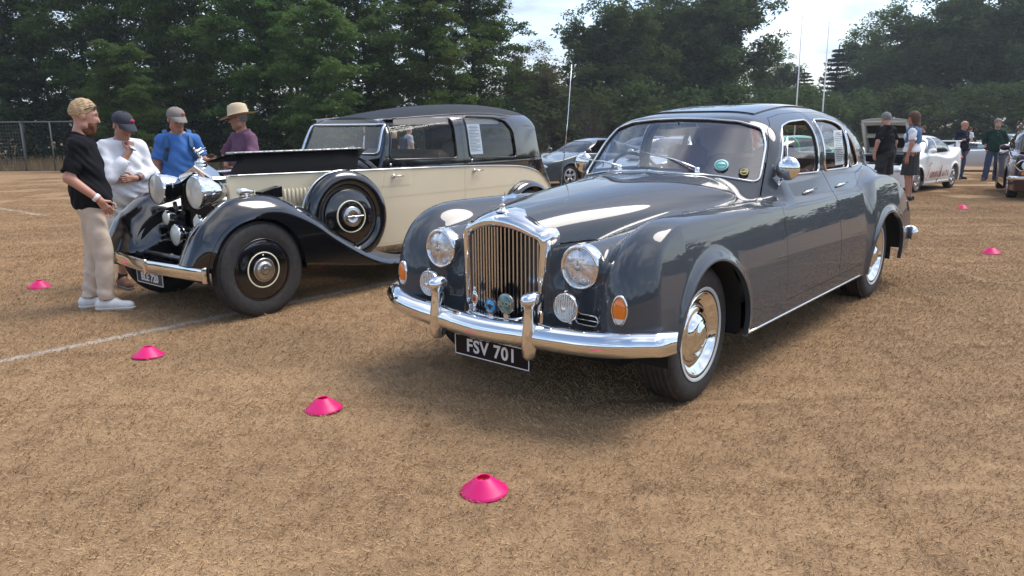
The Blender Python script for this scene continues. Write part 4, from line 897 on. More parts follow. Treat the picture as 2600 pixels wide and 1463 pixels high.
    # rear bumper
    b = MB(); yy2 = np.linspace(-.94,.94,25); rx = spline([-.95,-.88,-.7,0,.7,.88,.95], [-2.34,-2.50,-2.64,-2.76,-2.64,-2.50,-2.34])
    b.tube([(float(rx(y)), y, .455) for y in yy2], [(.062,.038)]*25, n=14, up=(0,0,1)); b.build('rear_bumper', CHROME, root)
    # number plate
    b = MB(); b.box((2.303,0,.292), (.008,.52,.115), bev=.002); pl = b.build('number_plate', mat('plate_black', (.008,.007,.009), .45, spec=.2), root)
    b = MB()
    for (p, q) in (((-.256,.238),(.256,.238)),((.256,.238),(.256,.346)),((.256,.346),(-.256,.346)),((-.256,.346),(-.256,.238))):
        b.box((2.308,(p[0]+q[0])/2,(p[1]+q[1])/2), (.002,abs(p[0]-q[0])+.005,abs(p[1]-q[1])+.005))
    b.build('plate_border', WHITEP, pl)
    t_ = link('plate_letters', text_mesh('FSV 701', .098, .001, space=1.08, bold=.0022), WHITEP, pl); frame_obj(t_, (2.3085,0,.292), (0,1,0), (0,0,1))
    b = MB(); b.box((2.29,.0,.335), (.02,.12,.05)); b.build('plate_bracket', DARK, root)
    # windscreen stickers
    for nm, yz, r, c1, c2 in (('sticker', (.415,1.185), .045, (.35,.55,.52), (.05,.28,.26)), ('sticker', (.555,1.145), .032, (.01,.01,.01), (.5,.4,.12))):
        y_, z_ = yz; xx = .66-.95*(z_-1.155)-.50*y_*y_+.004; nrm = Vector((1,.95*y_,.95)).normalized()
        b = MB(); q = nrm.to_track_quat('Z','Y').to_matrix(); b.lathe([(r,0),(r,.001),(0,.0015)], (xx,y_,z_), 'z', 28, rot=q); so = b.build(nm, mat('stick'+str(r), c1, .4), root)
        b = MB(); b.lathe([(r*.8,.0018),(r*.62,.002)], (xx,y_,z_), 'z', 28, rot=q); b.box(Vector((xx,y_,z_))+nrm*.002, (r*1.1,r*.3,.001), q); b.build('sticker_print', mat('stick2'+str(r), c2, .4), so)
    # showing papers in the rear side window, card on the windscreen
    PAPER = mat('paper', (.62,.63,.68), .7); INK = mat('ink', (.12,.12,.15), .8)
    def paper(x0, x1, z0, z1, y, sg, nm, mt_=PAPER, lines=16):
        b = MB(); ya = lambda z: sg*(y-.25*(z-1.1)**1.0*.55); b.poly([(x0,ya(z0),z0),(x1,ya(z0),z0),(x1,ya(z1),z1),(x0,ya(z1),z1)]); o = b.build(nm, mt_, root)
        b = MB(); w = abs(x1-x0)
        for k in range(lines):
            zz = z1-(z1-z0)*(.08+.84*k/lines); e = (.10 if k % 5 else .25)*w; b.box(((x0+x1)/2, ya(zz)+sg*.0015, zz), (w-2*e, .001, (z1-z0)*.02))
        b.build('paper_print', INK, o); return o
    paper(-.80,-1.0,1.13,1.385,.70,1,'show_card')
    # aerial
    b = MB(); b.tube([(.86,-.62,1.0),(.86,-.62,1.03)], .012); b.tube([(.858,-.62,1.03),(.79,-.62,1.45),(.745,-.62,1.845)], [.0035,.0028,.002], n=6); b.build('aerial', CHROME, root)
    b = MB(); b.ball((.60,.02,1.158), (.02,.012,.010)); b.build('washer_jet', CHROME, root)
    return root
bentley()
# ---------------------------------------------------------------- the black and cream limousine
def rolls():
    BK = mat('gloss_black', (.004,.004,.005), .12, coat=1.)
    CR = mat('cream_paint', (.74,.64,.45), .38, coat=.55, coat_r=.06, noise=(2.5, .05))
    SAT = mat('satin_black', (.005,.005,.006), .65, spec=.12)
    TAN = mat('tan_hide', (.12,.075,.045), .6, noise=(9., .3))
    LINE = CHROME
    root = empty('vintage_limousine', (-2.525, 6.232, 0), R(-128.854), 'black and cream 1930s limousine with raised bonnet and big headlamps', 'car')
    yb = spline([.2,-.05,-.5,-1.1,-1.43,-1.9,-2.4,-3.0,-3.4,-3.8,-4.2,-4.5], [.27,.285,.405,.565,.632,.675,.70,.705,.685,.62,.50,.38])
    zw = spline([.2,-1.43,-2.4,-3.1,-3.35,-3.6,-3.8,-4.08,-4.3], [1.066,1.06,1.045,1.018,.998,.955,.89,.724,.56])
    zr = spline([-1.3,-1.5,-1.63,-2.17,-2.6,-3.17,-3.5,-3.8,-4.1], [1.49,1.520,1.54,1.617,1.655,1.664,1.635,1.59,1.55])
    xr = spline([.3,.5,.72,.9,1.05,1.22,1.41,1.56,1.7], [-4.40,-4.36,-4.22,-4.04,-3.91,-3.84,-3.80,-3.68,-3.42])
    def f(x, y, z):
        y = np.sqrt(y*y+1e-6); Y = yb(x)
        side = y-(Y-.05*np.maximum(.7-z, 0)**1.3-.16*np.maximum(z-1.08, 0)**1.25)
        low = smax(side, z-1.066, .012); low = smax(low, x-(-.055), .01)
        up = smax(side, z-(zr(x)-.10*(y/.62)**2.6), .13); up = smax(up, (x+1.40+.416*(z-1.18))*.92, .02); up = smax(up, .8-z, .02)
        cow = smax(z-(1.062+.125*np.maximum(1-(y/Y)**2.2, -1)), side, .02); cow = smax(smax(cow, x+1.12, .01), -1.7-x, .02); cow = smax(cow, .9-z, .02)
        d = smin(smin(low, up, .006), cow, .012)
        return smax(d, (xr(z)-x)*.9, .10)
    m = surface(f, (-4.55,-.80,.30), (.0,.80,1.74), .0165)
    x, y, z = m.V.T; m = clip(m, .36-z)[0]
    # rear wheel cut
    x, y, z = m.V.T; _, m = clip(m, np.maximum(np.hypot(x+3.40, z-.37)-.42, .45-np.abs(y)))
    x, y, z = m.V.T; ws, m = clip(m, np.maximum(poly_sdf(y, z, [(-.555,1.205),(-.52,1.445),(.52,1.445),(.555,1.205)])-.012, -1.62-x))
    x, y, z = m.V.T; _, m = clip(m, np.maximum(np.maximum(poly_sdf(y, z, [(-.30,1.22),(-.30,1.40),(.30,1.40),(.30,1.22)])-.03, x+3.6), -1)) ; rwin = _
    sd = lambda V, poly, r: np.maximum(poly_sdf(V[:,0], V[:,2], poly)-r, .36-np.abs(V[:,1]))
    fd = [(-1.27,.385),(-1.425,1.06),(-1.435,1.20),(-1.54,1.502),(-2.40,1.54),(-2.405,.385)]
    rd = [(-2.43,.385),(-2.425,1.54),(-3.0,1.545),(-3.22,1.50),(-3.31,1.38),(-3.325,.95),(-3.18,.84),(-3.04,.70),(-2.97,.55),(-2.96,.385)]
    fw = [(-1.50,1.165),(-1.575,1.475),(-2.30,1.495),(-2.30,1.15)]; rw = [(-2.52,1.145),(-2.515,1.508),(-2.95,1.50),(-3.12,1.465),(-3.215,1.37),(-3.235,1.125)]
    dA, m = clip(m, sd(m.V, fd, .006)); dB, m = clip(m, sd(m.V, rd, .006)); gA, dA = clip(dA, sd(dA.V, fw, .022)); gB, dB = clip(dB, sd(dB.V, rw, .022))
    def two(nm, mm, parent, fl=.02, sh=0.):
        lo, hi = clip(mm, mm.V[:,2]-zw(mm.V[:,0])); 
        a = put(nm+'_lower', flange(lo, fl*.3, sh), CR, parent); c = put(nm+'_upper', flange(hi, fl*.3, sh), BK, parent); return a, c
    roofp, m2 = clip(m, (1.505+.04*sstep(-1.5,-2.2,m.V[:,0])-m.V[:,2])); put('roof', roofp, mat('roof_leathercloth', (.010,.010,.011), .55, spec=.25, bump=(150.,.2,.002)), root)
    two('body', m2, root)
    for nm, d, g in (('front', dA, gA), ('rear', dB, gB)):
        for sg in (1, -1):
            do = bpy.data.objects.new('door', None); COL.objects.link(do); do.parent = root
            two('door', clip(d, -sg*d.V[:,1])[0], do, .03, .0022)
            gs = clip(g, -sg*g.V[:,1])[0]; gs.cut[:] = 1; trim_tubes('window_frame', gs, .009, BK, do, off=.004)
            put('window_glass', inset(gs, .012), GLASS if nm == 'rear' else glass_mat('clear_glass', (.97,.97,.97), refl_boost=.35), do)
            hx = -1.50 if nm == 'front' else -2.545; yy = float(yb(hx)); b = MB(); b.ball((hx, sg*(yy+.012), .993), (.018,.014,.022), 10, 8); b.tube([(hx, sg*(yy+.035), .995), (hx-.11, sg*(yy+.038), .992)], [.009,.007], n=8); b.build('door_handle', CHROME, do)
            b = MB(); b.lathe([(.012,0),(.010,.006),(0,.008)], (hx+.02, sg*float(yb(hx))-0, 1.10), 'y', 10); b.build('door_lock', CHROME, do)
            # blind at the window top
            b = MB(); xs = (-1.60,-2.29) if nm == 'front' else (-2.53,-3.05); yi = lambda xx: sg*(float(yb(xx))-.085); b.poly([(xs[0],yi(xs[0]),1.455),(xs[1],yi(xs[1]),1.455),(xs[1],yi(xs[1])-sg*.005,1.52),(xs[0],yi(xs[0])-sg*.005,1.52)]); b.build('window_valance', mat('valance_cloth', (.36,.34,.31), .8), do)
    so = put('windscreen', inset(ws, .01), glass_mat('screen_glass2', (.80,.85,.90), refl_boost=1.5), root); trim_tubes('windscreen_frame', ws, .013, mat('frame_chrome', (.70,.74,.80), .12, 1.), so, off=.004, hr=.012)
    put('rear_window', inset(rwin, .01), GLASS, root)
    # waist moulding
    for sg in (1, -1):
        b = MB(); P = []
        for xx in np.r_[np.linspace(-.06, -3.3, 40), np.linspace(-3.36, -4.2, 16)]:
            zz = float(zw(xx)); P.append((xx, sg*(float(yb(xx))+.003-.16*max(zz-1.08,0)), zz))
        b.tube(P, .0075, n=6); b.build('waist_moulding', CHROME, root)
    # roof gutter line above the doors
    for sg in (1, -1):
        b = MB(); b.tube([(xx, sg*(float(yb(xx))-.16*(zz-1.08)**1.25+.002), zz) for xx, zz in zip(np.linspace(-1.56,-3.2,24), spline([-1.56,-2.2,-2.8,-3.2],[1.507,1.545,1.558,1.535])(np.linspace(-1.56,-3.2,24)))], .006, n=6); b.build('gutter', BK, root)
    # interior
    b = MB(); b.box((-2.7,0,.50), (2.5,1.2,.04)); b.build('floor', DARK, root)
    b = MB(); b.box((-1.95,0,.75), (.5,1.15,.2), bev=.05); b.box((-2.25,0,1.0), (.14,1.15,.42), bev=.05); b.build('seat', TAN, root)
    b = MB(); b.box((-3.2,0,.75), (.55,1.15,.2), bev=.05); b.box((-3.5,0,1.05), (.18,1.15,.5), bev=.05); b.build('rear_seat', TAN, root)
    b = MB(); b.box((-1.46,0,1.10), (.08,1.1,.10), bev=.02); b.build('dashboard', mat('walnut', (.10,.04,.018), .25), root)
    # right rear quarter trim and headlining (inner skin)
    hl = clip(m, np.maximum(1.06-m.V[:,2], m.V[:,0]+1.5))[0]; put('headlining', inset(hl, .03, True), mat('brown_headlining', (.10,.065,.042), .9), root)
    b = MB(); st = Matrix.Rotation(R(-55), 3, 'Y'); c = Vector((-1.62,-.28,1.17)); b.tube([c+st @ Vector((.2*math.cos(t), .2*math.sin(t), 0)) for t in np.linspace(0, 2*math.pi, 28, endpoint=False)], .012, n=6, closed=True); b.tube([c, c+st @ Vector((0,0,-.4))], .016); b.build('steering_wheel', BLACKP, root)
    # ---------------- radiator
    ra = bpy.data.objects.new('radiator', None); COL.objects.link(ra); ra.parent = root
    b = MB(); hw = .268; P = [(-hw,.44),(-hw,1.045),(-hw+.015,1.062),(0,1.150),(hw-.015,1.062),(hw,1.045),(hw,.44)]
    q = lambda k, dz: [(p[0]*k, p[1] if p[1] < .5 else p[1]-dz) for p in P]
    rows = [[(-.058,y,z) for y,z in P], [(.052,y,z) for y,z in P], [(.064,y,z) for y,z in q(.965,.010)], [(.064,y,z) for y,z in q(.86,.055)], [(.02,y,z) for y,z in q(.85,.06)]]
    o = bpy.data.objects.new('x', None); bpy.data.objects.remove(o)
    b.grid(rows); [b.sm.__setitem__(i, False) for i in range(len(b.sm))]; b.build('radiator_shell', mat('polished_nickel', (.62,.62,.61), .06, 1.), ra)
    b = MB(); b.poly([(.01,y,z) for y,z in q(.86,.05)]); b.build('radiator_core', DARK, ra)
    for i in range(16):
        y = -.215+.43*i/15; zt_ = 1.0 - abs(y)*.32+.06; b = MB(); b.box((.04,y,(.46+zt_)/2), (.03,.012,zt_-.46), Matrix.Rotation(R(25),3,'Z')); b.build('shutter', mat('shutter_black', (.02,.02,.022), .25, .6), ra)
    # cap and leaning winged figure
    b = MB(); b.lathe([(.05,0),(.052,.012),(.044,.018),(.044,.03),(.05,.036),(.03,.045),(.02,.055),(.024,.06),(0,.066)], (0,0,1.135), 'z', 20); b.build('radiator_cap', CHROME, ra)
    fm = lambda x, y, z: smin(smin(capsule(x,y,z,(-.01,0,1.195),(.004,0,1.235),.016,.010), capsule(x,y,z,(.004,0,1.235),(.03,0,1.262),.010,.011), .012), np.minimum(ellipsoid(x,y,z,(.045,0,1.280),(.009,.008,.011)), np.minimum(capsule(x,np.abs(y),z,(.022,.008,1.258),(-.035,.032,1.285),.006,.004), capsule(x,np.abs(y),z,(-.0,.006,1.24),(-.05,.022,1.262),.007,.003))), .006)
    put('mascot', surface(fm, (-.07,-.05,1.17), (.07,.05,1.31), .004, 3), CHROME, ra)
    # ---------------- bonnet: louvred sides are part of the body; lifted tops
    ya = lambda xx: float(yb(xx))
    b = MB(); xs = np.linspace(-.07,-1.10,14); hz = lambda xx: 1.232+.010*(-xx-.1)/1.0; hy = lambda xx: ya(xx)-.06
    def edge(xx):  # the near top panel, from the waist up to the hinge
        y0, y1 = ya(xx)-.004, hy(xx); return [(xx-.02*t, y0+(y1-y0)*t, 1.072+(hz(xx)-1.072)*(t**.85)) for t in np.linspace(0, 1, 8)]
    rows = [edge(xx) for xx in xs]; rows[0] = [(p[0]-.10*(k/7.)**.5*0-.16*min(1,k/7.), p[1], p[2]) for k, p in enumerate(rows[0])]
    rows[-1] = [(p[0]-.14*(k/7.)**2-.06, p[1], p[2]) for k, p in enumerate(rows[-1])]
    b.grid(rows, flip=True); b.build('bonnet_top', SAT, root)
    b = MB(); b.grid([[(xx-.17 if i == 0 else xx-.2*(i == 13), hy(xx)-.005-.46*t, hz(xx)-.09*t+.012) for t in (0,.35,.7,1.)] for i, xx in enumerate(xs)]); b.build('bonnet_flap', SAT, root)
    hg = bpy.data.objects.new('bonnet_hinge', None); COL.objects.link(hg); hg.parent = root
    x0, x1 = -.10, -1.24; b = MB(); HP = [Vector((xx, hy(xx)+.0, hz(xx)+.010)) for xx in np.linspace(x0, x1, 10)]; b.tube(HP, [(.010,.030)]*10, n=8, up=(0,0,1)); b.build('hinge_strip', mat('hinge_steel', (.50,.49,.45), .35, .8, noise=(40., .35)), hg)
    for i in range(14):
        xx = x0-.03-i*.080; b = MB(); b.tube([(xx,hy(xx)+.026,hz(xx)+.010),(xx-.045,hy(xx-.045)+.026,hz(xx)+.011)], .006, n=8); b.build('hinge_knuckle', mat('hinge_steel'), hg)
    b = MB(); b.box((-.6,0,.85), (.8,.36,.3), bev=.03); b.build('engine', mat('engine_grey', (.05,.05,.05), .5, .6), root)
    # louvres
    LV = None
    for i in range(17):
        xx = -.16-i*.0335; yy = ya(xx); b = MB(); b.tube([(0,0,-.068),(0,.006,-.055),(0,.010,.0),(0,.010,.055),(0,.0,.070)], [(.004,.004),(.010,.008),(.012,.009),(.010,.008),(.003,.003)], n=8)
        if LV is None: LV = b.mesh('louvre')
        for sg in (1, -1):
            if sg < 0 and i % 3: continue
            o = link('louvre', LV, CR, root); o.location = (xx, sg*yy, .868); o.rotation_euler = (0, 0, R(-15) if sg > 0 else R(195))
    # ---------------- front wings
    ct = spline([.66,.56,.50,.417,.352,.258,.138,.027,-.116,-.232,-.36,-.51,-.664,-.838,-1.02,-1.22,-1.43,-1.7,-3.2], [.30,.47,.60,.735,.79,.863,.914,.928,.93,.908,.856,.777,.666,.552,.446,.358,.300,.282,.282])
    def fw_(x, y, z):
        y = np.abs(y); u = (y-.645); zc_ = ct(x); sl = (ct(x+.01)-ct(x-.01))/.02
        dr = np.where(u > 0, (4.4+6.5*sstep(-.05,.36,x))*u*u, (1.1+2.2*sstep(-.6,-.1,x))*u*u)
        top = (z-(zc_-dr))/np.sqrt(1+sl*sl)
        yo = .80-.10*sstep(.30,.58,x)
        yi = np.interp(x, [-1.5,-1.1,-.5,-.1,.1,.35,.56], [.5,.5,.38,.29,.29,.34,.40])
        d = smax(top, y-yo, .03); d = smax(d, yi-y, .03)
        zl = np.interp(x, [-3.2,-1.4,-.85,-.46,.2,.56,.62], [.21,.205,.275,.34,.40,.455,.47])
        d = smax(d, zl-z, .012); return smax(smax(d, x-.60, .04), -1.62-x, .01)
    wm = surface(fw_, (-1.75,-.86,.16), (.70,.86,1.0), .0165)
    x, y, z = wm.V.T; g = np.where(z > .37, np.hypot((x-.02)/.98, z-.365), np.abs(x-.02))-.405; g = np.maximum(g, .38-np.abs(y)); _, wm = clip(wm, g)
    # keep the underside in front of the wheel open
    x, y, z = wm.V.T; nz = wm.N[:,2]; 
    for sg in (1, -1): put('front_wing', flange(clip(wm, -sg*wm.V[:,1])[0], .03), BK, root)
    for sg in (1, -1):
        b = MB(); b.lathe([(.42, sg*.40), (.425, sg*.775)], (.02,0,.37), 'y', 28, -1.7, 1.7); b.lathe([(0, sg*.41), (.42, sg*.41)], (.02,0,.37), 'y', 28, -1.7, 1.7); b.build('wheel_well', DARK, root)
        # sidelamp on the wing
        b = MB(); b.tube([(.06,sg*.62,.962),(.05,sg*.62,.963),(.0,sg*.62,.962),(-.05,sg*.62,.958),(-.075,sg*.62,.955)], [.022,.030,.026,.018,.004], n=14); b.lathe([(.02,0),(.012,.025)], (.0,sg*.62,.925), 'z', 10); o = b.build('side_lamp', CHROME, root)
        b = MB(); b.ball((.062,sg*.62,.962), (.006,.022,.022)); b.build('lens', mat('pale_lens', (.7,.7,.68), .15, coat=1.), o)
        # running board
        b = MB(); b.box((-2.25, sg*.72, .275), (1.3,.20,.03), bev=.008); b.build('running_board', BLACKP, root)
        # rear wing
        def rwf(x, y, z, sg=sg):
            yy = y*sg; rr = np.hypot(x+3.42, z-.36); d = smax(rr-(.49-1.6*(yy-.66)**2), np.maximum(yy-.80, .50-yy), .05); return smax(d, .22-z, .02)
        r = surface(rwf, (-4.0,-.86,.15) if sg < 0 else (-4.0,.4,.15), (-2.85,-.4,.95) if sg < 0 else (-2.85,.86,.95), .022)
        x, y, z = r.V.T; g = np.where(z > .37, np.hypot(x+3.42, z-.37), np.abs(x+3.42))-.41; g = np.maximum(g, .45-np.abs(y)); _, r = clip(r, g); put('rear_wing', flange(r, .03), BK, root)
    b = MB(); b.prism([(-.12,.56,.90),(-.12,.66,.90),(-.30,.66,.90),(-.30,.56,.90)], (0,0,.035)); v = b.v; b.v = [(p[0], p[1], p[2]+(.05 if p[0] < -.2 and p[2] > .92 else .015 if p[2] > .92 else 0)) for p in v]; b.build('tool_box', BK, root)
    # ---------------- wheels
    for cx, yo in ((0, .712), (-3.42, .712)):
        for sg in (1, -1): wheel(root, (cx, sg*yo, .368), .368, .135, 'rolls', 0, sg)
    # spare wheel under a black metal cover
    sp = bpy.data.objects.new('spare_wheel', None); COL.objects.link(sp); sp.parent = root; sp.location = (-.92,.665,.685); sp.rotation_euler = (R(3), 0, R(-9))
    b = MB(); b.lathe([(.30,-.085),(.37,-.075),(.392,-.04),(.395,.0),(.386,.045),(.35,.082),(.31,.088),(.285,.075),(.268,.055),(.262,.03)], axis='y', n=56); b.build('tyre_cover', BK, sp)
    b = MB(); b.lathe([(.27,.02),(.268,.045),(.255,.058),(.246,.050),(.24,.045)], axis='y', n=56); b.build('tyre_wall', RUBBER, sp)
    b = MB(); b.lathe([(.236,.036),(.232,.056),(.224,.060),(.20,.066),(.16,.078),(.10,.085),(0,.088)], axis='y', n=56); b.build('wheel_disc', BK, sp)
    b = MB(); b.lathe([(.139,.084),(.138,.092),(.130,.094),(.129,.087)], axis='y', n=56); b.build('pinstripe', mat('cream_line'), sp)
    b = MB(); b.lathe([(.085,.085),(.086,.112),(.078,.118),(.058,.112),(.054,.118),(.05,.114),(0,.116)], axis='y', n=40); b.box((-.025,.122,0), (.15,.008,.010), bev=.003); b.ball((0,.122,0), (.016,.010,.012)); b.build('hub_cap', mat('worn_nickel'), sp)
    b = MB(); b.lathe([(.392,-.05),(.400,-.045),(.400,-.03),(.392,-.025)], axis='y', n=56); b.build('cover_band', CHROME, sp)
    # ---------------- lamps
    REFL = mat('lamp_silver', (.55,.56,.52), .12, 1., noise=(4., .3, (.40,.42,.38)))
    def bowl(nm, c, r, L, tilt=0., black=True):
        b = MB(); b.lathe([(r*.96,L*.02+.0),(r,.0),(r*1.02,-.012),(r*.99,-.03),(r*.90,-L*.30)], c, 'x', 36); o = b.build(nm, CHROME, root)
        b = MB(); b.lathe([(r*.90,-L*.30),(r*.91,-L*.33),(r*.74,-L*.62),(r*.50,-L*.85),(r*.22,-L*.97),(0,-L)], c, 'x', 36); b.build('lamp_shell', CHROME, o)
        b = MB(); b.lathe([(r*.95,-.004),(r*.80,-.06),(r*.5,-.10),(0,-.12)], c, 'x', 32); b.build('reflector', REFL, o)
        b = MB(); b.lathe([(r*.955,.0),(r*.6,.014),(0,.02)], c, 'x', 32); b.build('lens', mat('frosted_lens', (.66,.68,.62), .22, coat=1., noise=(9.,.25)), o)
        b = MB(); b.box((c[0]-.02, c[1], c[2]+r*1.02), (.03,.03,.012), bev=.003); b.build('lamp_catch', CHROME, o); return o
    for sg in (1, -1):
        o = bowl('headlamp', (.24, sg*.295, .955), .128, .27); b = MB(); b.tube([(.10,sg*.295,.84),(.08,sg*.31,.74),(.06,sg*.34,.60)], [.018,.02,.022], n=10); b.build('lamp_post', BK, o)
        o = bowl('spot_lamp', (.215, sg*.245, .716), .056, .10); b = MB(); b.tube([(.17,sg*.245,.66),(.15,sg*.25,.60)], .012); b.build('lamp_post', BK, o)
    o = bowl('driving_lamp', (.275, 0, .600), .082, .16); b = MB(); b.tube([(.20,0,.53),(.20,0,.44)], .012); b.build('lamp_post', BK, o)
    b = MB(); b.tube([(.09,-.36,.66),(.10,0,.63),(.09,.36,.66)], .016, n=8); b.build('lamp_bar', CHROME, root)
    b = MB(); b.box((.095,-.20,.70), (.02,.12,.15), bev=.004); b.build('horn_box', BK, root)
    # ---------------- chassis front
    for sg in (1, -1):
        b = MB(); b.tube([(.44,sg*.36,.43),(.38,sg*.36,.41),(.2,sg*.37,.42),(-.5,sg*.38,.46),(-3.6,sg*.40,.46)], [(.035,.025)]*5, n=8); b.build('chassis_rail', SAT, root)
    b = MB(); b.tube([(.36,-.36,.45),(.36,.36,.45)], .018); b.ball((.36,.08,.45), .026); b.build('cross_tube', mat('tube_steel', (.18,.18,.18), .3, .9), root)
    b = MB(); b.box((.22,0,.41), (.40,.66,.02)); b.build('front_apron', BK, root)
    b = MB(); b.tube([(0,-.66,.30),(0,-.4,.27),(0,.4,.27),(0,.66,.30)], .025); b.build('front_axle', SAT, root)
    b = MB(); b.tube([(-.42,.56,.30),(-.44,.56,.30),(-.95,.55,.30),(-.97,.55,.30)], [.02,.062,.062,.02], n=16); b.build('silencer', mat('rusty_steel', (.11,.065,.04), .7, .3, noise=(14., .5)), root)
    # ---------------- bumper and number plate
    bp = bpy.data.objects.new('front_bumper', None); COL.objects.link(bp); bp.parent = root
    b = MB(); b.grid([[(.535-.06*abs(y)/.70-.02*(abs(y)/.7)**3+dx, y, .388+dz) for dx, dz in ((-.008,.050),(0,.051),(.004,.046),(.006,0),(.004,-.046),(0,-.051),(-.008,-.05))] for y in np.linspace(-.72,.72,33)]); b.build('bumper_bar', CHROME, bp)
    for sg in (1, -1):
        b = MB(); b.lathe([(0,-.062),(.022,-.058),(.024,-.05),(.024,.05),(.022,.058),(0,.062)], (.455,sg*.73,.388), 'z', 18); b.build('bumper_end', CHROME, bp); b = MB(); b.tube([(.44,sg*.36,.39),(.50,sg*.36,.39)], .02); b.build('bumper_iron', SAT, bp)
    b = MB(); b.box((.541,0,.388), (.016,.03,.115), bev=.004); b.build('bumper_clamp', CHROME, bp)
    b = MB(); b.box((.505,-.01,.292), (.008,.42,.105), bev=.002); pl = b.build('number_plate', mat('plate_black2', (.016,.016,.018), .4), root)
    b = MB()
    for (p, q_) in (((-.215,.244),(.195,.244)),((.195,.244),(.195,.340)),((.195,.340),(-.215,.340)),((-.215,.340),(-.215,.244))): b.box((.5102,(p[0]+q_[0])/2,(p[1]+q_[1])/2), (.002,abs(p[0]-q_[0])+.006,abs(p[1]-q_[1])+.006))
    GR = mat('plate_silver', (.62,.62,.61), .5); b.build('plate_border', GR, pl)
    t_ = link('plate_letters', text_mesh('BLE 720', .086, .001, space=.97, bold=.0028), GR, pl); frame_obj(t_, (.5105,-.01,.292), (0,1,0), (0,0,1))
    # information sheet in the rear door window
    b = MB(); yy = float(yb(-2.6))-.012; b.poly([(-2.52,yy-.01,1.155),(-2.72,yy-.008,1.155),(-2.72,yy-.055,1.455),(-2.52,yy-.057,1.455)]); o = b.build('show_card', mat('paper', (.62,.63,.68), .7), root)
    b = MB()
    for k in range(18):
        zz = 1.435-.0145*k; w = .11 if k in (0,2) else (.155 if k % 4 else .10); yk = yy-.010-.156*(zz-1.155)+.002; b.box((-2.62-(0 if k in (0,2) else (.155-w)/2*-1), yk, zz), (w,.001,.005), Matrix.Rotation(R(8),3,'X'))
    b.build('paper_print', mat('ink', (.12,.12,.15), .8), o)
    b = MB(); p0 = Vector((-1.395,.30,1.20)); b.tube([p0, p0+Vector((-.03,-.10,.06)), p0+Vector((-.05,-.30,.03))], .005); b.build('wiper', CHROME, root)
    return root
rolls()
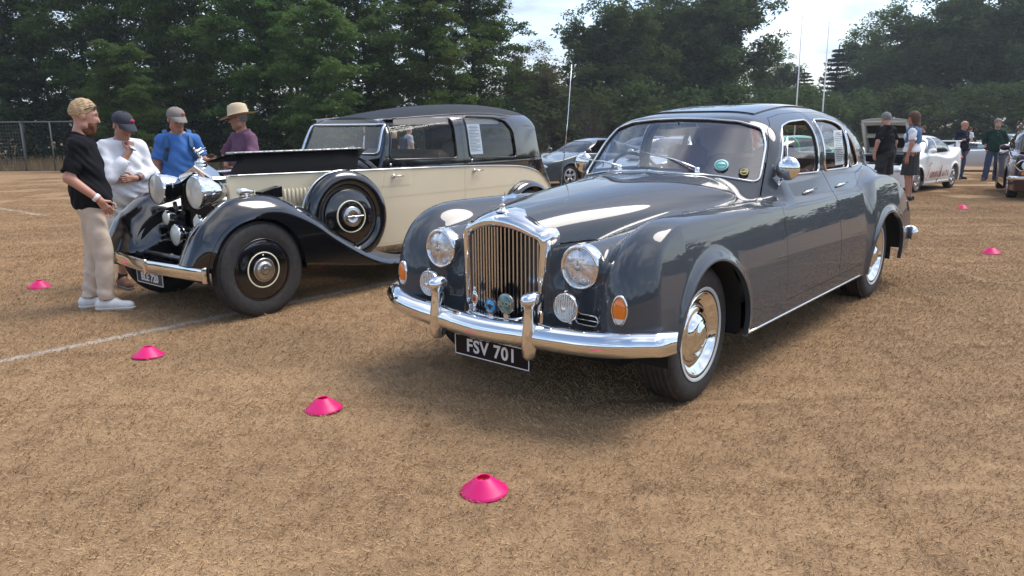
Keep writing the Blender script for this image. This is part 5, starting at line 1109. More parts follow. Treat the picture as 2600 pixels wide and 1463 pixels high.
# ---------------------------------------------------------------- parked modern cars
def paint(name, col=(.5,.5,.5), metal=.3): return mat('paint_'+name, col, .35, metal=metal, coat=1., coat_r=.02, spec=.15)
def modern_car(name, label, loc, yaw, pt, L=4.3, W=.84, H=1.40, wb=2.52, Rw=.30, xw=.80, xr0=-.05, xr1=-.75, xb=-1.62, belt=.93, nose=.60, hoodz=.80, boot=.98, tail=.80, style='five', doors=2, bonnet_up=False, spoiler=False, scoop=False, scale=1., open_win=False):
    root = empty(name, loc, yaw, label, 'car', 'cars parked on the field'); root.scale = (scale,)*3; h2 = L/2
    zb = spline([h2, h2-.12, h2-.45, xw+.05, 0, xb+.1, -h2+.15, -h2], [nose, nose+.08, hoodz, belt+.01, belt, boot-.02, boot, tail])
    zr = spline([xw+.3, xw, (xw+xr0)/2, xr0, (xr0+xr1)/2, xr1, (xr1+xb)/2, xb, xb-.3], [belt-.10, belt+.02, belt+(H-belt)*.66, H-.03, H, H-.025, belt+(H-belt)*.62, boot-.0, boot-.15])
    gw = spline([xw+.2, xr0, xr1, xb-.2], [W-.10, W-.14, W-.15, W-.18]); ax = ((wb/2, .0), (-wb/2, .0))
    def f(x, y, z):
        y = np.sqrt(y*y+1e-6); e = np.maximum(np.abs(x)-h2*.62, 0)/(h2*.38)
        side = y-(W-.12*e**2.2-.10*np.maximum(z-.55, 0)**1.5*1.2-.10*np.maximum(.35-z, 0))
        for cx, _ in ax: side = side-.018*np.exp(-((np.hypot(x-cx, z-Rw)-Rw-.06)/.04)**2)
        d = smax(side, z-zb(x)-.03*(1-(y/W)**2), .06); d = smax(d, np.abs(x)-(h2-.10*(y/W)**2-.10*np.maximum(z-.5, 0)-.05*np.maximum(.42-z, 0)), .08)
        h0 = np.maximum(zr(x)-.75, .03); g = (((np.maximum(z-.75, 0)/h0)**4+(y/gw(x))**4+1e-9)**.25-1)*.5; g = smax(g, np.maximum(x-xw-.25, xb-.25-x), .02)
        return smin(d, g, .02)
    m = surface(f, (-h2-.1,-W-.12,.12), (h2+.1,W+.12,H+.12), .03, 3)
    m = clip(m, .19-m.V[:,2])[0]
    for cx, _ in ax:
        x, y, z = m.V.T; g = np.where(z > Rw, np.hypot(x-cx, z-Rw), np.abs(x-cx))-Rw-.055; _, m = clip(m, np.maximum(g, W-.42-np.abs(y)))
    dz = H-belt; parts = []
    # windscreen / rear window
    wy = W-.17; ty = W-.27
    x, y, z = m.V.T; ws, m = clip(m, np.maximum(np.maximum(poly_sdf(y, z, [(-wy,belt+.07),(-ty,H-.075),(ty,H-.075),(wy,belt+.07)])-.02, (xw+xr0)/2-.62-x+.25), .25-m.N[:,0]))
    x, y, z = m.V.T; rw, m = clip(m, np.maximum(np.maximum(poly_sdf(y, z, [(-wy+.03,boot+.08),(-ty,H-.09),(ty,H-.09),(wy-.03,boot+.08)])-.02, x-(xr1+.1)), .25+m.N[:,0]))
    fx = lambda zz: xw-.16-(xw-xr0)*.92*(zz-belt)/dz; rx = lambda zz: xb+.20+(xr1-xb)*.86*(zz-belt)/dz; mid = -.18 if doors == 2 else -.62; hi = belt+dz*.82; lo = belt+.05
    fwp = [(fx(lo),lo),(fx(hi),hi),(mid+.04,hi+.02),(mid+.04,lo)]; rwp = [(mid-.05,lo),(mid-.05,hi+.02),(rx(hi),hi-.02),(rx(lo),lo)]
    sd = lambda V, p: np.maximum(poly_sdf(V[:,0], V[:,2], p)-.015, W-.45-np.abs(V[:,1]))
    fdp = [(xw-.05,.30),(xw-.02,belt),(fx(hi)+.05,hi+.05),(mid,hi+.06),(mid,.30)]; rdp = [(mid-.012,.30),(mid-.012,hi+.06),(rx(hi)-.03,hi+.02),(rx(lo)-.05,belt),(-wb/2+Rw+.02,Rw+.38),(-wb/2+Rw+.1,.30)]
    d1, m = clip(m, sd(m.V, fdp)); g1, d1 = clip(d1, sd(d1.V, fwp)); sets = [('door', d1, g1)]
    if doors == 2: d2, m = clip(m, sd(m.V, rdp)); g2, d2 = clip(d2, sd(d2.V, rwp)); sets.append(('door', d2, g2))
    else: g2, m = clip(m, sd(m.V, rwp)); sets.append((None, None, g2))
    DG = glass_mat('tinted_glass', (.55,.60,.60), refl_boost=1.5)
    if bonnet_up:
        x, y, z = m.V.T; bo, m = clip(m, np.maximum(np.maximum(np.abs(y)-(W-.20), np.maximum(xw+.12-x, x-(h2-.16))), hoodz-.25-z+0*x))
    put('body', flange(m, .02), pt, root)
    for nm, d, g in sets:
        for sg in (1, -1):
            po = root
            if d is not None: po = put('door', flange(clip(d, -sg*d.V[:,1])[0], .02, .004), pt, root); hx = (mid+.14 if nm and d is d1 else rx(lo)+.12); b = MB(); b.box((hx, sg*(W-.035), belt-.13), (.16,.03,.035), bev=.008); b.build('door_handle', BLACKP, po)
            gg = clip(g, -sg*g.V[:,1])[0]
            if not (open_win and d is d1): put('side_glass', inset(gg, .008), DG, po)
    put('windscreen', inset(ws, .008), DG, root); put('rear_glass', inset(rw, .008), DG, root)
    b = MB(); b.box((0,0,.25), (L*.80,W*1.2,.12)); b.box((xw+.0,0,belt-.12), (.25,W*1.5,.16)); b.build('cabin_floor', DARK, root)
    for sy in (-.36,.36):
        b = MB(); b.box((-.05,sy,.52), (.5,.46,.2), bev=.04); b.box((-.32,sy,.85), (.14,.44,.5), bev=.04); b.box((-.35,sy,1.15), (.09,.24,.16), bev=.03); b.build('seat', mat('grey_cloth', (.03,.03,.033), .8), root)
    b = MB(); b.box((-1.0,0,.72), (.5,W*1.3,.4), bev=.05); b.build('rear_seat', mat('grey_cloth'), root)
    for cx, _ in ax:
        for sg in (1, -1):
            wheel(root, (cx, sg*(W-.12), Rw), Rw, .19, style, 0, sg)
            b = MB(); b.lathe([(Rw+.05, sg*(W-.40)), (Rw+.05, sg*(W-.06))], (cx,0,Rw), 'y', 20, -1.7, 1.7); b.lathe([(0, sg*(W-.30)), (Rw+.05, sg*(W-.30))], (cx,0,Rw), 'y', 20, -1.7, 1.7); b.build('wheel_well', DARK, root)
    for sg in (1, -1):
        b = MB(); b.ball((h2-.13, sg*(W-.27), nose+.0), (.09,.19,.07), 14, 8); o = b.build('headlamp', mat('modern_lamp', (.62,.64,.66), .08, .4, coat=1.), root)
        b = MB(); b.ball((-h2+.05, sg*(W-.22), tail-.04), (.05,.15,.08), 12, 8); b.build('tail_lamp', mat('red_lens', (.35,.01,.01), .15, coat=1.), root)
        b = MB(); b.ball((xw-.18, sg*(W+.04), belt+.10), (.07,.10,.065), 12, 8); b.tube([(xw-.18, sg*(W-.06), belt+.05), (xw-.18, sg*(W+.02), belt+.08)], .02); b.build('door_mirror', pt, root)
    b = MB(); b.box((h2-.02,0,.40), (.06,W*1.0,.16), bev=.02); b.build('air_intake', BLACKP, root)
    b = MB(); b.box((h2+.012,0,.50), (.01,.50,.11)); b.build('number_plate', mat('plate_white', (.7,.7,.68), .5), root)
    b = MB(); b.tube([(xw+.06,.1,belt+.04),(xw-.12,-.30,belt+.14)], .008); b.build('wiper', BLACKP, root)
    if spoiler:
        b = MB(); b.box((-h2+.12,0,boot+.24), (.22,W*1.62,.035), bev=.012); 
        for sg in (1,-1): b.box((-h2+.14, sg*(W*.74), boot+.13), (.20,.05,.22), bev=.012)
        b.build('rear_spoiler', pt, root)
    if scoop: b = MB(); b.box((xw+.50,0,belt-.0), (.40,.52,.07), bev=.02); b.box((xw+.705,0,belt-.0), (.012,.46,.045)); b.build('bonnet_scoop', pt, root)
    if bonnet_up:
        Lb = h2-.16-(xw+.12); bn = bpy.data.objects.new('bonnet', None); COL.objects.link(bn); bn.parent = root; bn.location = (xw+.14, 0, belt+.03); bn.rotation_euler = (0, -R(58), 0)
        Wb = W-.20; rows = []
        for t in np.linspace(0, 1, 9): rows.append([(Lb*t-.05*abs(s)**3*(t > .5), Wb*s*(1-.10*t**3), .03*(1-s*s)-.06*t*t) for s in np.linspace(-1, 1, 11)])
        b = MB(); b.grid(rows, flip=True); b.build('bonnet_skin', pt, bn)
        b = MB(); US = mat('bonnet_underside', (.56,.55,.50), .55)
        fr = [(.06,-Wb*.9,.10,.9)]
        b.grid([[(p[0], p[1]*.985, p[2]-.018) for p in r] for r in rows]); b.build('bonnet_liner', US, bn)
        for (cx, cy, lx, ly) in ((.30,-.34,.24,.30),(.30,.34,.24,.30),(.66,-.30,.20,.34),(.66,.30,.20,.34),(.48,0,.5,.10)):
            b = MB(); b.box((cx*Lb/.95,cy,-.015-.06*(cx*Lb/.95/Lb)**2), (lx*Lb/.95,ly,.03), bev=.02 if False else 0.); b.build('liner_opening', DARK, bn)
        b = MB()
        for (p, q) in (((.05,-.55),(.9,-.5)),((.05,.55),(.9,.5)),((.92,-.5),(.92,.5)),((.08,-.5),(.08,.5)),((.5,-.55),(.5,.55)),((.1,0),(.9,0))): b.tube([(p[0]*Lb,p[1]*Wb/.62,-.03-.06*p[0]**2),(q[0]*Lb,q[1]*Wb/.62,-.03-.06*q[0]**2)], [(.02,.035)]*2, n=6)
        b.build('liner_ribs', US, bn)
        b = MB(); b.box((h2-.60,0,hoodz-.20), (.75,W*1.45,.20), bev=.03); b.build('engine', mat('engine_dark', (.03,.03,.03), .5, .5), root)
        for k in range(5): b = MB(); b.box((h2-.75+.1*k, -.4+.2*k, hoodz-.08), (.16,.14,.08), bev=.02); b.build('engine_cover', mat('engine_bits%d' % (k % 3), ((.4,.4,.42),(.05,.05,.06),(.25,.03,.03))[k % 3], .35, .6), root)
    return root
def parked():
    coupe = modern_car('coupe', 'grey two-door coupe parked behind the limousine tail', (2.20,22.35,zg(22)), R(-145), paint('pewter', (.05,.062,.070), .2), L=4.28, H=1.31, xw=.85, xr0=-.1, xr1=-.6, xb=-1.75, belt=.88, hoodz=.74, nose=.58, boot=.99, tail=.85, doors=1, style='five', open_win=True)
    b = MB(); b.prism([(.97,.852,.66),(.90,.852,.66),(.935,.852,.73)], (0,.004,0)); b.build('wing_badge', WHITEP, coupe)
    b = MB(); b.box((.98,.845,.50), (.06,.012,.03), bev=.004); b.build('side_repeater', AMBER, coupe)
    modern_car('saloon_car', 'silver lavender saloon just behind the grey coupe', (5.0,29.0,zg(29)), R(-150), paint('lavender', (.16,.15,.26), .4))
    modern_car('saloon_car', 'silver saloon with a bonnet scoop seen through the windscreen', (3.75,17.4,zg(17.4)), R(-140), paint('silver', (.46,.48,.50), .6), scoop=True, spoiler=True, scale=.95)
    modern_car('saloon_car', 'white saloon seen through the far side of the windscreen', (7.2,25.5,zg(25)), R(-125), paint('white2', (.70,.71,.72), .0), scale=.97)
    modern_car('hatchback', 'bright green hatchback seen through the windscreen', (6.6,19.3,zg(19)), R(-150), paint('green', (.05,.30,.10), .1), L=3.9, H=1.38, xb=-1.75, xr1=-1.0, boot=1.02, scale=.95)
    sub = modern_car('rally_saloon', 'white saloon with its bonnet raised and red script on the doors', (9.58,18.63,zg(18.3)), R(-137.3), paint('white', (.74,.75,.74), .0), H=1.40, style='six', bonnet_up=True, spoiler=True, scale=.92)
    # red handwriting along the doors, drawn as pen strokes (x along the car, y up)
    G = {'T': [[(.0,1.0),(.35,1.25),(.75,1.2)],[(.45,1.25),(.30,.3),(.10,-.1),(-.1,-.05)]], 'o': [[(.35,.5),(.12,.42),(.08,.12),(.25,0),(.45,.2),(.42,.48),(.55,.45)]], 'm': [[(.0,.45),(.05,.1),(.02,0),(.12,.4),(.25,.48),(.25,.0),(.36,.4),(.5,.48),(.5,.05),(.62,.05)]], 'y': [[(.0,.48),(.08,.05),(.28,.08),(.38,.5),(.30,-.1),(.15,-.45),(.0,-.35),(.45,.05)]], 'k': [[(.0,0),(.12,.9),(.22,.95),(.08,.0)],[(.38,.45),(.14,.25),(.42,.0),(.52,.05)]], 'a': [[(.38,.45),(.12,.42),(.06,.1),(.22,.0),(.40,.3),(.40,.05),(.52,.03)]], 'i': [[(.05,.45),(.05,.05),(.2,.05)],[(.1,.68),(.14,.72)]], 'r': [[(.0,.42),(.1,.5),(.08,.0)],[(.1,.3),(.25,.5),(.4,.45)]]}
    b = MB(); px = .0; k = .30
    for ch in 'Tommykaira':
        for st in G[ch]: b.tube([(-(px+p[0]+.50*p[1])*k*.96+.88, .872-.045*max(0,(p[1]*k+.36-.55)), p[1]*k+.36) for p in st], [(.010,.004)]*len(st), n=5, up=(0,0,1))
        px += {'T':.75,'m':.68,'i':.3,'r':.42}.get(ch, .55)
    b.build('door_script', mat('script_red', (.20,.035,.02), .5), sub)
    b = MB(); b.box((1.30,.80,.60), (.05,.10,.04), bev=.01); b.build('side_repeater', AMBER, sub)
    for sg in (1,-1): b = MB(); b.tube([(.85,sg*.80,.235),(-.85,sg*.80,.235)], [(.05,.045)]*2, n=8); b.build('side_skirt', paint('white', (0,0,0)), sub)
    # small 1970s saloon at the right edge
    MR = paint('maroon', (.034,.008,.011), .1); fw = Vector((math.cos(R(-118)), math.sin(R(-118)), 0)); rt = Vector((fw.y, -fw.x, 0)); wf = Vector((10.28,15.55,0)); c = wf-fw*1.2-rt*.64
    esc = modern_car('small_saloon', 'maroon 1970s saloon with chrome bumper at the right edge', (c.x, c.y, zg(15)), R(-118), MR, L=3.95, W=.78, H=1.38, wb=2.40, hoodz=.86, nose=.78, belt=.90, boot=.92, tail=.85, style='steel', bonnet_up=True)
    h2 = 3.95/2
    for ch in list(esc.children):
        if ch.name.split('.')[0] in ('headlamp', 'air_intake'): bpy.data.objects.remove(ch)
    b = MB(); b.tube([(h2+.02,s*.74,.69+dz) for s, dz in zip((-1,-.86,-.62,-.42,0,.42,.62,.86,1), (0,.10,.10,.055,.05,.055,.10,.10,0))]+[(h2+.02,s*.74,.69+dz) for s, dz in zip((.86,.62,.42,0,-.42,-.62,-.86), (-.10,-.10,-.055,-.05,-.055,-.10,-.10))], .012, n=6, closed=True); b.build('grille_frame', CHROME, esc)
    b = MB(); b.box((h2+.0,0,.69), (.04,1.36,.15), bev=.01); b.build('grille_panel', DARK, esc)
    for sg in (1,-1):
        b = MB(); b.lathe([(.085,h2+.02),(.088,h2+.035),(.080,h2+.04)], (0,sg*.54,.69), 'x', 24); o = b.build('headlamp', CHROME, esc); b = MB(); b.lathe([(.08,h2+.036),(.05,h2+.05),(0,h2+.055)], (0,sg*.54,.69), 'x', 24); b.build('lens', mat('pale_lens', (.7,.7,.68), .15, coat=1.), o)
        b = MB(); b.box((h2+.03,sg*.52,.53), (.03,.17,.06), bev=.01); b.build('indicator_lamp', AMBER, esc)
    b = MB(); b.tube([(h2-.25,-.80,.45),(h2+.03,-.78,.45),(h2+.09,-.6,.45),(h2+.11,0,.45),(h2+.09,.6,.45),(h2+.03,.78,.45),(h2-.25,.80,.45)], [(.04,.025)]*7, n=8); b.build('front_bumper', CHROME, esc)
    modern_car('sports_car', 'low silver sports car behind the bald man', (17.6,28.6,zg(28)), R(-25), paint('silver'), L=3.8, H=1.12, W=.86, belt=.80, hoodz=.70, nose=.55, boot=.88, tail=.75, xw=.55, xb=-1.3, style='six', doors=1)
    modern_car('sports_car', 'dark grey sports car at the right edge behind the green-shirted man', (21.4,30.5,zg(30)), R(-110), paint('charcoal', (.03,.033,.036), .4), L=4.3, H=1.28, W=.90, belt=.88, hoodz=.78, boot=.95, style='five', doors=1)
    modern_car('saloon_car', 'silver car in the far row at the right, behind the sports cars', (24.5,38.,zg(38)), R(-160), paint('silver'))
parked()
# ---------------------------------------------------------------- people
SKIN = mat('skin', (.50,.27,.19), .5, sub=.08, noise=(14., .14, (.46,.215,.15)), bump=(120., .15, .003))
SKIN_T = mat('skin_tanned', (.40,.205,.135), .5, sub=.08, noise=(14., .14, (.36,.165,.105)), bump=(120., .15, .003))
def cloth(name, col=(.3,.3,.3), **k): return mat('cloth_'+name, col, .92, spec=.15, noise=(7., .12), bump=(26., .35, .012), **k)
def rotm(yaw=0, pitch=0, roll=0): return np.array(Matrix.Rotation(yaw, 3, 'Z') @ Matrix.Rotation(pitch, 3, 'Y') @ Matrix.Rotation(roll, 3, 'X'))
def local(x, y, z, c, Rm): p = np.stack([x-c[0], y-c[1], z-c[2]], -1) @ Rm; return p[...,0], p[...,1], p[...,2]
def joinM(ms):
    V = []; Nn = []; F = []; n = 0
    for m in ms: V.append(m.V); Nn.append(m.N); F.append(np.where(m.F >= 0, m.F+n, -1)); n += len(m.V)
    return M(np.concatenate(V), np.concatenate(Nn), np.concatenate(F))
def person(label, loc, yaw, s=1., J=None, head=(0,0,0), lean=0., skin=SKIN, fine=.012, shirt=None, trousers=None, shoes=None, hair=None, beard=None, extras=None, hands='relaxed', belly=0., socks=None, group=None, female=False):
    D = dict(pel=(0,0,.95), chest=(lean*.7,0,1.27), neck=(lean,0,1.475), head=(lean+.03,0,1.625))
    for k, sg in (('L',1),('R',-1)):
        D['hip'+k] = (0,sg*.092,.92); D['kne'+k] = (.02,sg*.10,.50); D['ank'+k] = (-.02,sg*.105,.085); D['toe'+k] = (.165,sg*.125,.035)
        D['sho'+k] = (lean*.95-.01,sg*.168,1.392); D['elb'+k] = (lean*.7-.03,sg*.235,1.15); D['wri'+k] = (lean*.5+.03,sg*.25,.90); D['fin'+k] = (0,0,-1); D['pal'+k] = (0,-sg,0)
    D.update(J or {}); Rh = rotm(*head); hc = D['head']
    root = empty('person', loc, yaw, label, 'person', group); root.scale = (s,)*3
    def fhead(x, y, z):
        a, b, c = local(x, y, z, hc, Rh); bb = np.abs(b)
        d = ellipsoid(a, b, c, (-.012,0,.035), (.098,.077,.092)); d = smin(d, ellipsoid(a, b, c, (.022,0,-.03), (.070,.062,.088)), .04); d = smin(d, capsule(a, bb, c, (.005,.045,-.075), (.062,.012,-.098), .026, .022), .03)
        d = smin(d, capsule(a, b, c, (.086,0,.022), (.108,0,-.022), .008, .014), .012); d = smin(d, capsule(a, bb, c, (.074,.016,.036), (.062,.048,.034), .012), .012)
        d = smax(d, -ellipsoid(a, bb, c, (.090,.031,.016), (.016,.017,.010)), .012)
        d = smin(d, ellipsoid(a, bb, c, (-.008,.082,-.002), (.020,.010,.031)), .006)
        d = smin(d, np.minimum(capsule(a, bb, c, (.086,0,-.055), (.074,.022,-.057), .008), capsule(a, bb, c, (.084,0,-.067), (.074,.020,-.066), .008)), .006); return d
    def torso(x, y, z, o=0., fem=female):
        p, c, n = D['pel'], D['chest'], D['neck']
        t = ellipsoid(x, y, z, c, (.108,.155,.205)); t = smin(t, ellipsoid(x, y, z, ((p[0]*.5+c[0]*.5)+belly*.5+.005, 0, 1.09), (.112+belly,.150+belly*.7,.19)), .08); t = smin(t, ellipsoid(x, y, z, (p[0]-.01, 0, p[2]), (.122,.170,.13)), .08)
        sh = np.minimum(capsule(x, y, z, D['shoL'], (n[0]-.01,0,n[2]-.045), .052, .055), capsule(x, y, z, D['shoR'], (n[0]-.01,0,n[2]-.045), .052, .055)); t = smin(t, sh, .05)
        if fem: t = smin(t, ellipsoid(x, np.abs(y), z, (c[0]+.085,.065,c[2]+.03), (.06,.065,.06)), .04)
        return t-o
    def arm(x, y, z, k, o=0., lo=0.):
        d = capsule(x, y, z, D['sho'+k], D['elb'+k], .052+o, .042+o+lo*.5); return smin(d, capsule(x, y, z, D['elb'+k], D['wri'+k], .043+o+lo*.5, .028+o+lo), .02)
    def leg(x, y, z, k, o=0., wide=0.):
        h, kn, an = D['hip'+k], D['kne'+k], D['ank'+k]; d = capsule(x, y, z, h, kn, .088+o, .056+o+wide*.5); d = smin(d, capsule(x, y, z, kn, an, .054+o+wide*.5, .036+o+wide), .03)
        if not wide: q = [kn[i]*.68+an[i]*.32 for i in range(3)]; d = smin(d, ellipsoid(x, y, z, (q[0]-.022, q[1], q[2]), (.040,.044,.12)), .03)
        return d
    def fbody(x, y, z):
        d = smin(torso(x, y, z), capsule(x, y, z, (D['neck'][0]-.01,0,D['neck'][2]-.02), (hc[0]-.025,hc[1],hc[2]-.05), .058, .055), .04); d = smin(d, fhead(x, y, z), .02)
        for k in 'LR':
            d = smin(d, arm(x, y, z, k), .04); d = smin(d, leg(x, y, z, k), .04); a, t = D['ank'+k], D['toe'+k]; d = smin(d, smin(capsule(x, y, z, a, t, .038, .026), capsule(x, y, z, (a[0]-.045,a[1],.035), t, .030, .026), .02), .02)
        return d
    pts = np.array([v for k, v in D.items() if k[:3] not in ('fin','pal')]); lo = pts.min(0)-.20; hi = pts.max(0)+.20; lo[2] = -.03
    ms = [surface(fbody, lo, hi, fine, 3, band=9)]
    def hand_f(k):
        w = np.array(D['wri'+k]); e = np.array(D['elb'+k]); d0 = np.array(D['fin'+k], float); d0 /= np.linalg.norm(d0); n0 = np.array(D['pal'+k], float); n0 -= d0*n0.dot(d0); n0 /= np.linalg.norm(n0); sd = np.cross(d0, n0)*(1 if k == 'R' else -1)   # towards the thumb
        curl = {'relaxed':(.25,.55), 'flat':(.02,.05), 'fist':(1.15,1.5), 'grip':(.75,1.1)}[hands if isinstance(hands, str) else hands[k]]
        segs = []
        for i in range(4):
            o = (.030-.020*i); b0 = w+d0*(.088-.004*abs(i-1))+sd*o; L = (.040,.046,.043,.034)[i]
            d1 = d0*math.cos(curl[0])+n0*math.sin(curl[0]); d2 = d0*math.cos(curl[0]+curl[1])+n0*math.sin(curl[0]+curl[1]); p1 = b0+d1*L; p2 = p1+d2*L*.85; segs += [(b0, p1, .0095, .0085), (p1, p2, .0085, .0068)]
        t0 = w+d0*.028+sd*.026; t1 = t0+(d0*.62+sd*.66+n0*.35)*.042; t2 = t1+(d0*.85+sd*.15+n0*.45)*.034; segs += [(t0, t1, .013, .010), (t1, t2, .010, .0078)]
        def f(x, y, z):
            d = capsule(x, y, z, tuple(w-(w-e)*-.0), tuple(w+d0*.02), .027, .026); d = smin(d, capsule(x, y, z, tuple(w-(w-e)/np.linalg.norm(w-e)*.06), tuple(w), .030, .027), .01)
            for o in (-.022, -.003, .018): d = smin(d, capsule(x, y, z, tuple(w+d0*.02+sd*o*.8), tuple(w+d0*.086+sd*o), .016, .013), .012)
            for a, b, r1, r2 in segs: d = smin(d, capsule(x, y, z, tuple(a), tuple(b), r1, r2), .004)
            return d
        return f, w+d0*.07
    if fine <= .013:
        for k in 'LR': f, c = hand_f(k); ms.append(surface(f, c-.16, c+.16, .006, 3, band=9))
    else:
        for k in 'LR': f, c = hand_f(k); ms.append(surface(f, c-.15, c+.15, .009, 2, band=9))
    body = put('body', joinM(ms), skin, root)
    fold = lambda x, y, z, a: 1.7*a*(np.sin(34*(z+.35*np.abs(y))+5*np.sin(7*y+4*x)+3*np.sin(11*x+z*6))*.6+np.sin(21*(z-.5*y)+4*np.sin(9*x))*.4+.35*np.sin(58*(z+.7*y)+6*np.sin(13*x+5*z))*np.sin(9*y+7*x))
    if shirt:
        o = shirt.get('o', .016); sl = shirt.get('sleeve', .55); hem = shirt.get('hem', .90); loose = shirt.get('loose', .012)*.6
        def fs(x, y, z):
            d = torso(x, y, z, o+loose*sstep(1.2,.95,z))+0; d = smin(d, capsule(x, y, z, (D['neck'][0]-.012,0,D['neck'][2]-.06), (D['neck'][0]-.008,0,D['neck'][2]-.01), .066), .03)
            for k in 'LR':
                S_, E, Wr = (np.array(D[q+k]) for q in ('sho','elb','wri')); a = arm(x, y, z, k, o, loose*.6)
                if sl <= 1: P, dv = S_+(E-S_)*sl, E-S_
                else: P, dv = E+(Wr-E)*(sl-1), Wr-E
                dv = dv/np.linalg.norm(dv); pl = (x-P[0])*dv[0]+(y-P[1])*dv[1]+(z-P[2])*dv[2]
                if sl <= 1: a = smax(capsule(x, y, z, tuple(S_), tuple(E), .051+o, .046+o+loose*.7), pl, .006)
                else: a = smax(a, np.where(np.hypot(np.hypot(x-P[0], y-P[1]), z-P[2]) < .12, pl, -1.), .006)
                d = smin(d, a, .03)
            d = d+fold(x, y, z, shirt.get('fold', .005)); d = smax(d, hem-z+shirt.get('tilt',0)*x, .008); return smax(d, z-(D['neck'][2]+.002-.25*(x-D['neck'][0])), .006)
        so = put('shirt', surface(fs, lo, hi, fine, 3, band=9), shirt['m'], root)
        if shirt.get('collar'):
            n = D['neck']; b = MB(); rows = []
            for r, zz in ((.070,.005),(.078,.045),(.088,.040),(.098,.0)): rows.append([(n[0]-.012+r*1.05*math.cos(t)+(.0), r*math.sin(t), n[2]-.01+zz-.045*max(0,math.cos(t))) for t in np.linspace(.35, 2*math.pi-.35, 22)])
            b.grid(rows); b.build('collar', shirt['m'], so)
        if shirt.get('buttons'):
            for zz in (1.40,1.32,1.24,1.16): b = MB(); b.ball((D['chest'][0]+.118+o+.01, 0, zz), .006, 8, 6); b.build('button', WHITEP, so)
    if trousers:
        o = trousers.get('o', .014); end = trousers.get('end', .10); wd = trousers.get('wide', .022)
        def ft(x, y, z):
            d = ellipsoid(x, y, z, (D['pel'][0]-.01,0,D['pel'][2]-.01), (.128+o+belly*.5,.172+o,.145+o)); 
            for k in 'LR': d = smin(d, leg(x, y, z, k, o, wd), .035)
            d = d+fold(x, y, z, trousers.get('fold', .004)); return smax(smax(d, z-(D['pel'][2]+.09), .006), end-z, .006)
        if trousers.get('skirt'):
            def ft(x, y, z):
                t = np.clip((1.0-z)/.5, 0, 1); d = (np.hypot((x-D['pel'][0])/(.135+.035*t), y/(.18+.03*t))-1)*.13+.004*np.sin(np.arctan2(y, x)*14); return smax(smax(d, z-1.02, .01), end-z, .006)
        put('trousers' if not trousers.get('skirt') else 'skirt', surface(ft, lo, hi, fine, 3, band=9), trousers['m'], root)
    for k in 'LR':
        a, t = np.array(D['ank'+k]), np.array(D['toe'+k])
        if socks:
            b = MB(); b.tube([tuple(a+(0,0,-.03)), tuple(a+(0,0,.03)), tuple(a*.85+np.array(D['kne'+k])*.15+(0,0,.0)), ], [.046,.044,.047], n=14); b.build('sock', socks, root)
        if shoes:
            fw = (t-a)*(1,1,0); fw /= np.linalg.norm(fw); hb = a-fw*.05
            def fsh(x, y, z):
                d = capsule(x, y, z, (hb[0],hb[1],.05), (t[0],t[1],.036), .046, .040); d = smin(d, capsule(x, y, z, (hb[0]+fw[0]*.02,hb[1]+fw[1]*.02,.07), (a[0]+fw[0]*.07,a[1]+fw[1]*.07,.062), .044, .040), .03); return smax(smax(d, .022-z, .004), z-.105-.0*x, .008)
            def fso(x, y, z): return smax(smax(capsule(x, y, z, (hb[0],hb[1],.03), (t[0]+fw[0]*.004,t[1]+fw[1]*.004,.03), .050, .046), z-.027, .003), -z, .003)
            c = (a+t)/2; bl, bh = np.minimum(a, t)-.12, np.maximum(a, t)+.12; bl[2] = -.02; bh[2] = .16
            sh = put('shoe', surface(fsh, bl, bh, .009, 3), shoes[0], root); put('sole', surface(fso, bl, bh, .009, 3), shoes[1], sh)
            if len(shoes) > 2:
                b = MB(); q = np.array((-fw[1], fw[0], 0))
                for i in range(4): p = a+fw*(.045+.022*i); p[2] = .104-.011*i; b.tube([tuple(p-q*.024), tuple(p+(0,0,.006)), tuple(p+q*.024)], .004, n=5)
                b.build('laces', shoes[2], sh)
    T = lambda p: tuple(np.array(hc)+Rh @ np.array(p)); RH = Matrix(Rh.tolist())
    if hair:
        def fh(x, y, z):
            a, b, c = local(x, y, z, hc, Rh); st = hair['style']; n_ = .0018*np.sin(60*b+20*np.sin(30*c))*np.sin(45*a)+.0015*np.sin(125*a+60*c+20*b)
            v = hair.get('vol', .012); d = ellipsoid(a, b, c, (-.014,0,.038), (.098+v,.078+v,.094+v*1.5))+n_
            if st == 'short': d = smax(d, np.maximum((a-.045)*.8+(-(c-.05))*.75, hair.get('low',-.05)-c+.4*np.maximum(a+.02,0)), .012)
            elif st == 'bob': d = smin(d, ellipsoid(a, b, c, (-.035,0,-.05), (.090,.100,.13))+n_, .03); d = smax(d, np.minimum(a-.035, .055-c), .015)
            elif st == 'long': d = smin(d, ellipsoid(a, b, c, (-.055,0,-.11), (.070,.095,.20))+n_, .04); d = smax(d, np.minimum(a-.025, .055-c), .015)
            elif st == 'fringe': d = smax(d, np.maximum(c-.02, np.maximum(a-.01, -.065-c)), .01)
            elif st == 'curly': d = smin(d, ellipsoid(a, b, c, (-.02,0,.055), (.105,.105,.10))+.008*np.sin(70*a)*np.sin(70*b)*np.sin(70*c), .02); d = smax(d, np.maximum((a-.05)*.8+(-(c-.05))*.7, -.06-c), .012)
            return d
        l, h = np.array(hc)-.22, np.array(hc)+.22; l[2] -= .12; hm = surface(fh, l, h, .008, 2, band=10)
        put('hair', hm, hair['m'], root)
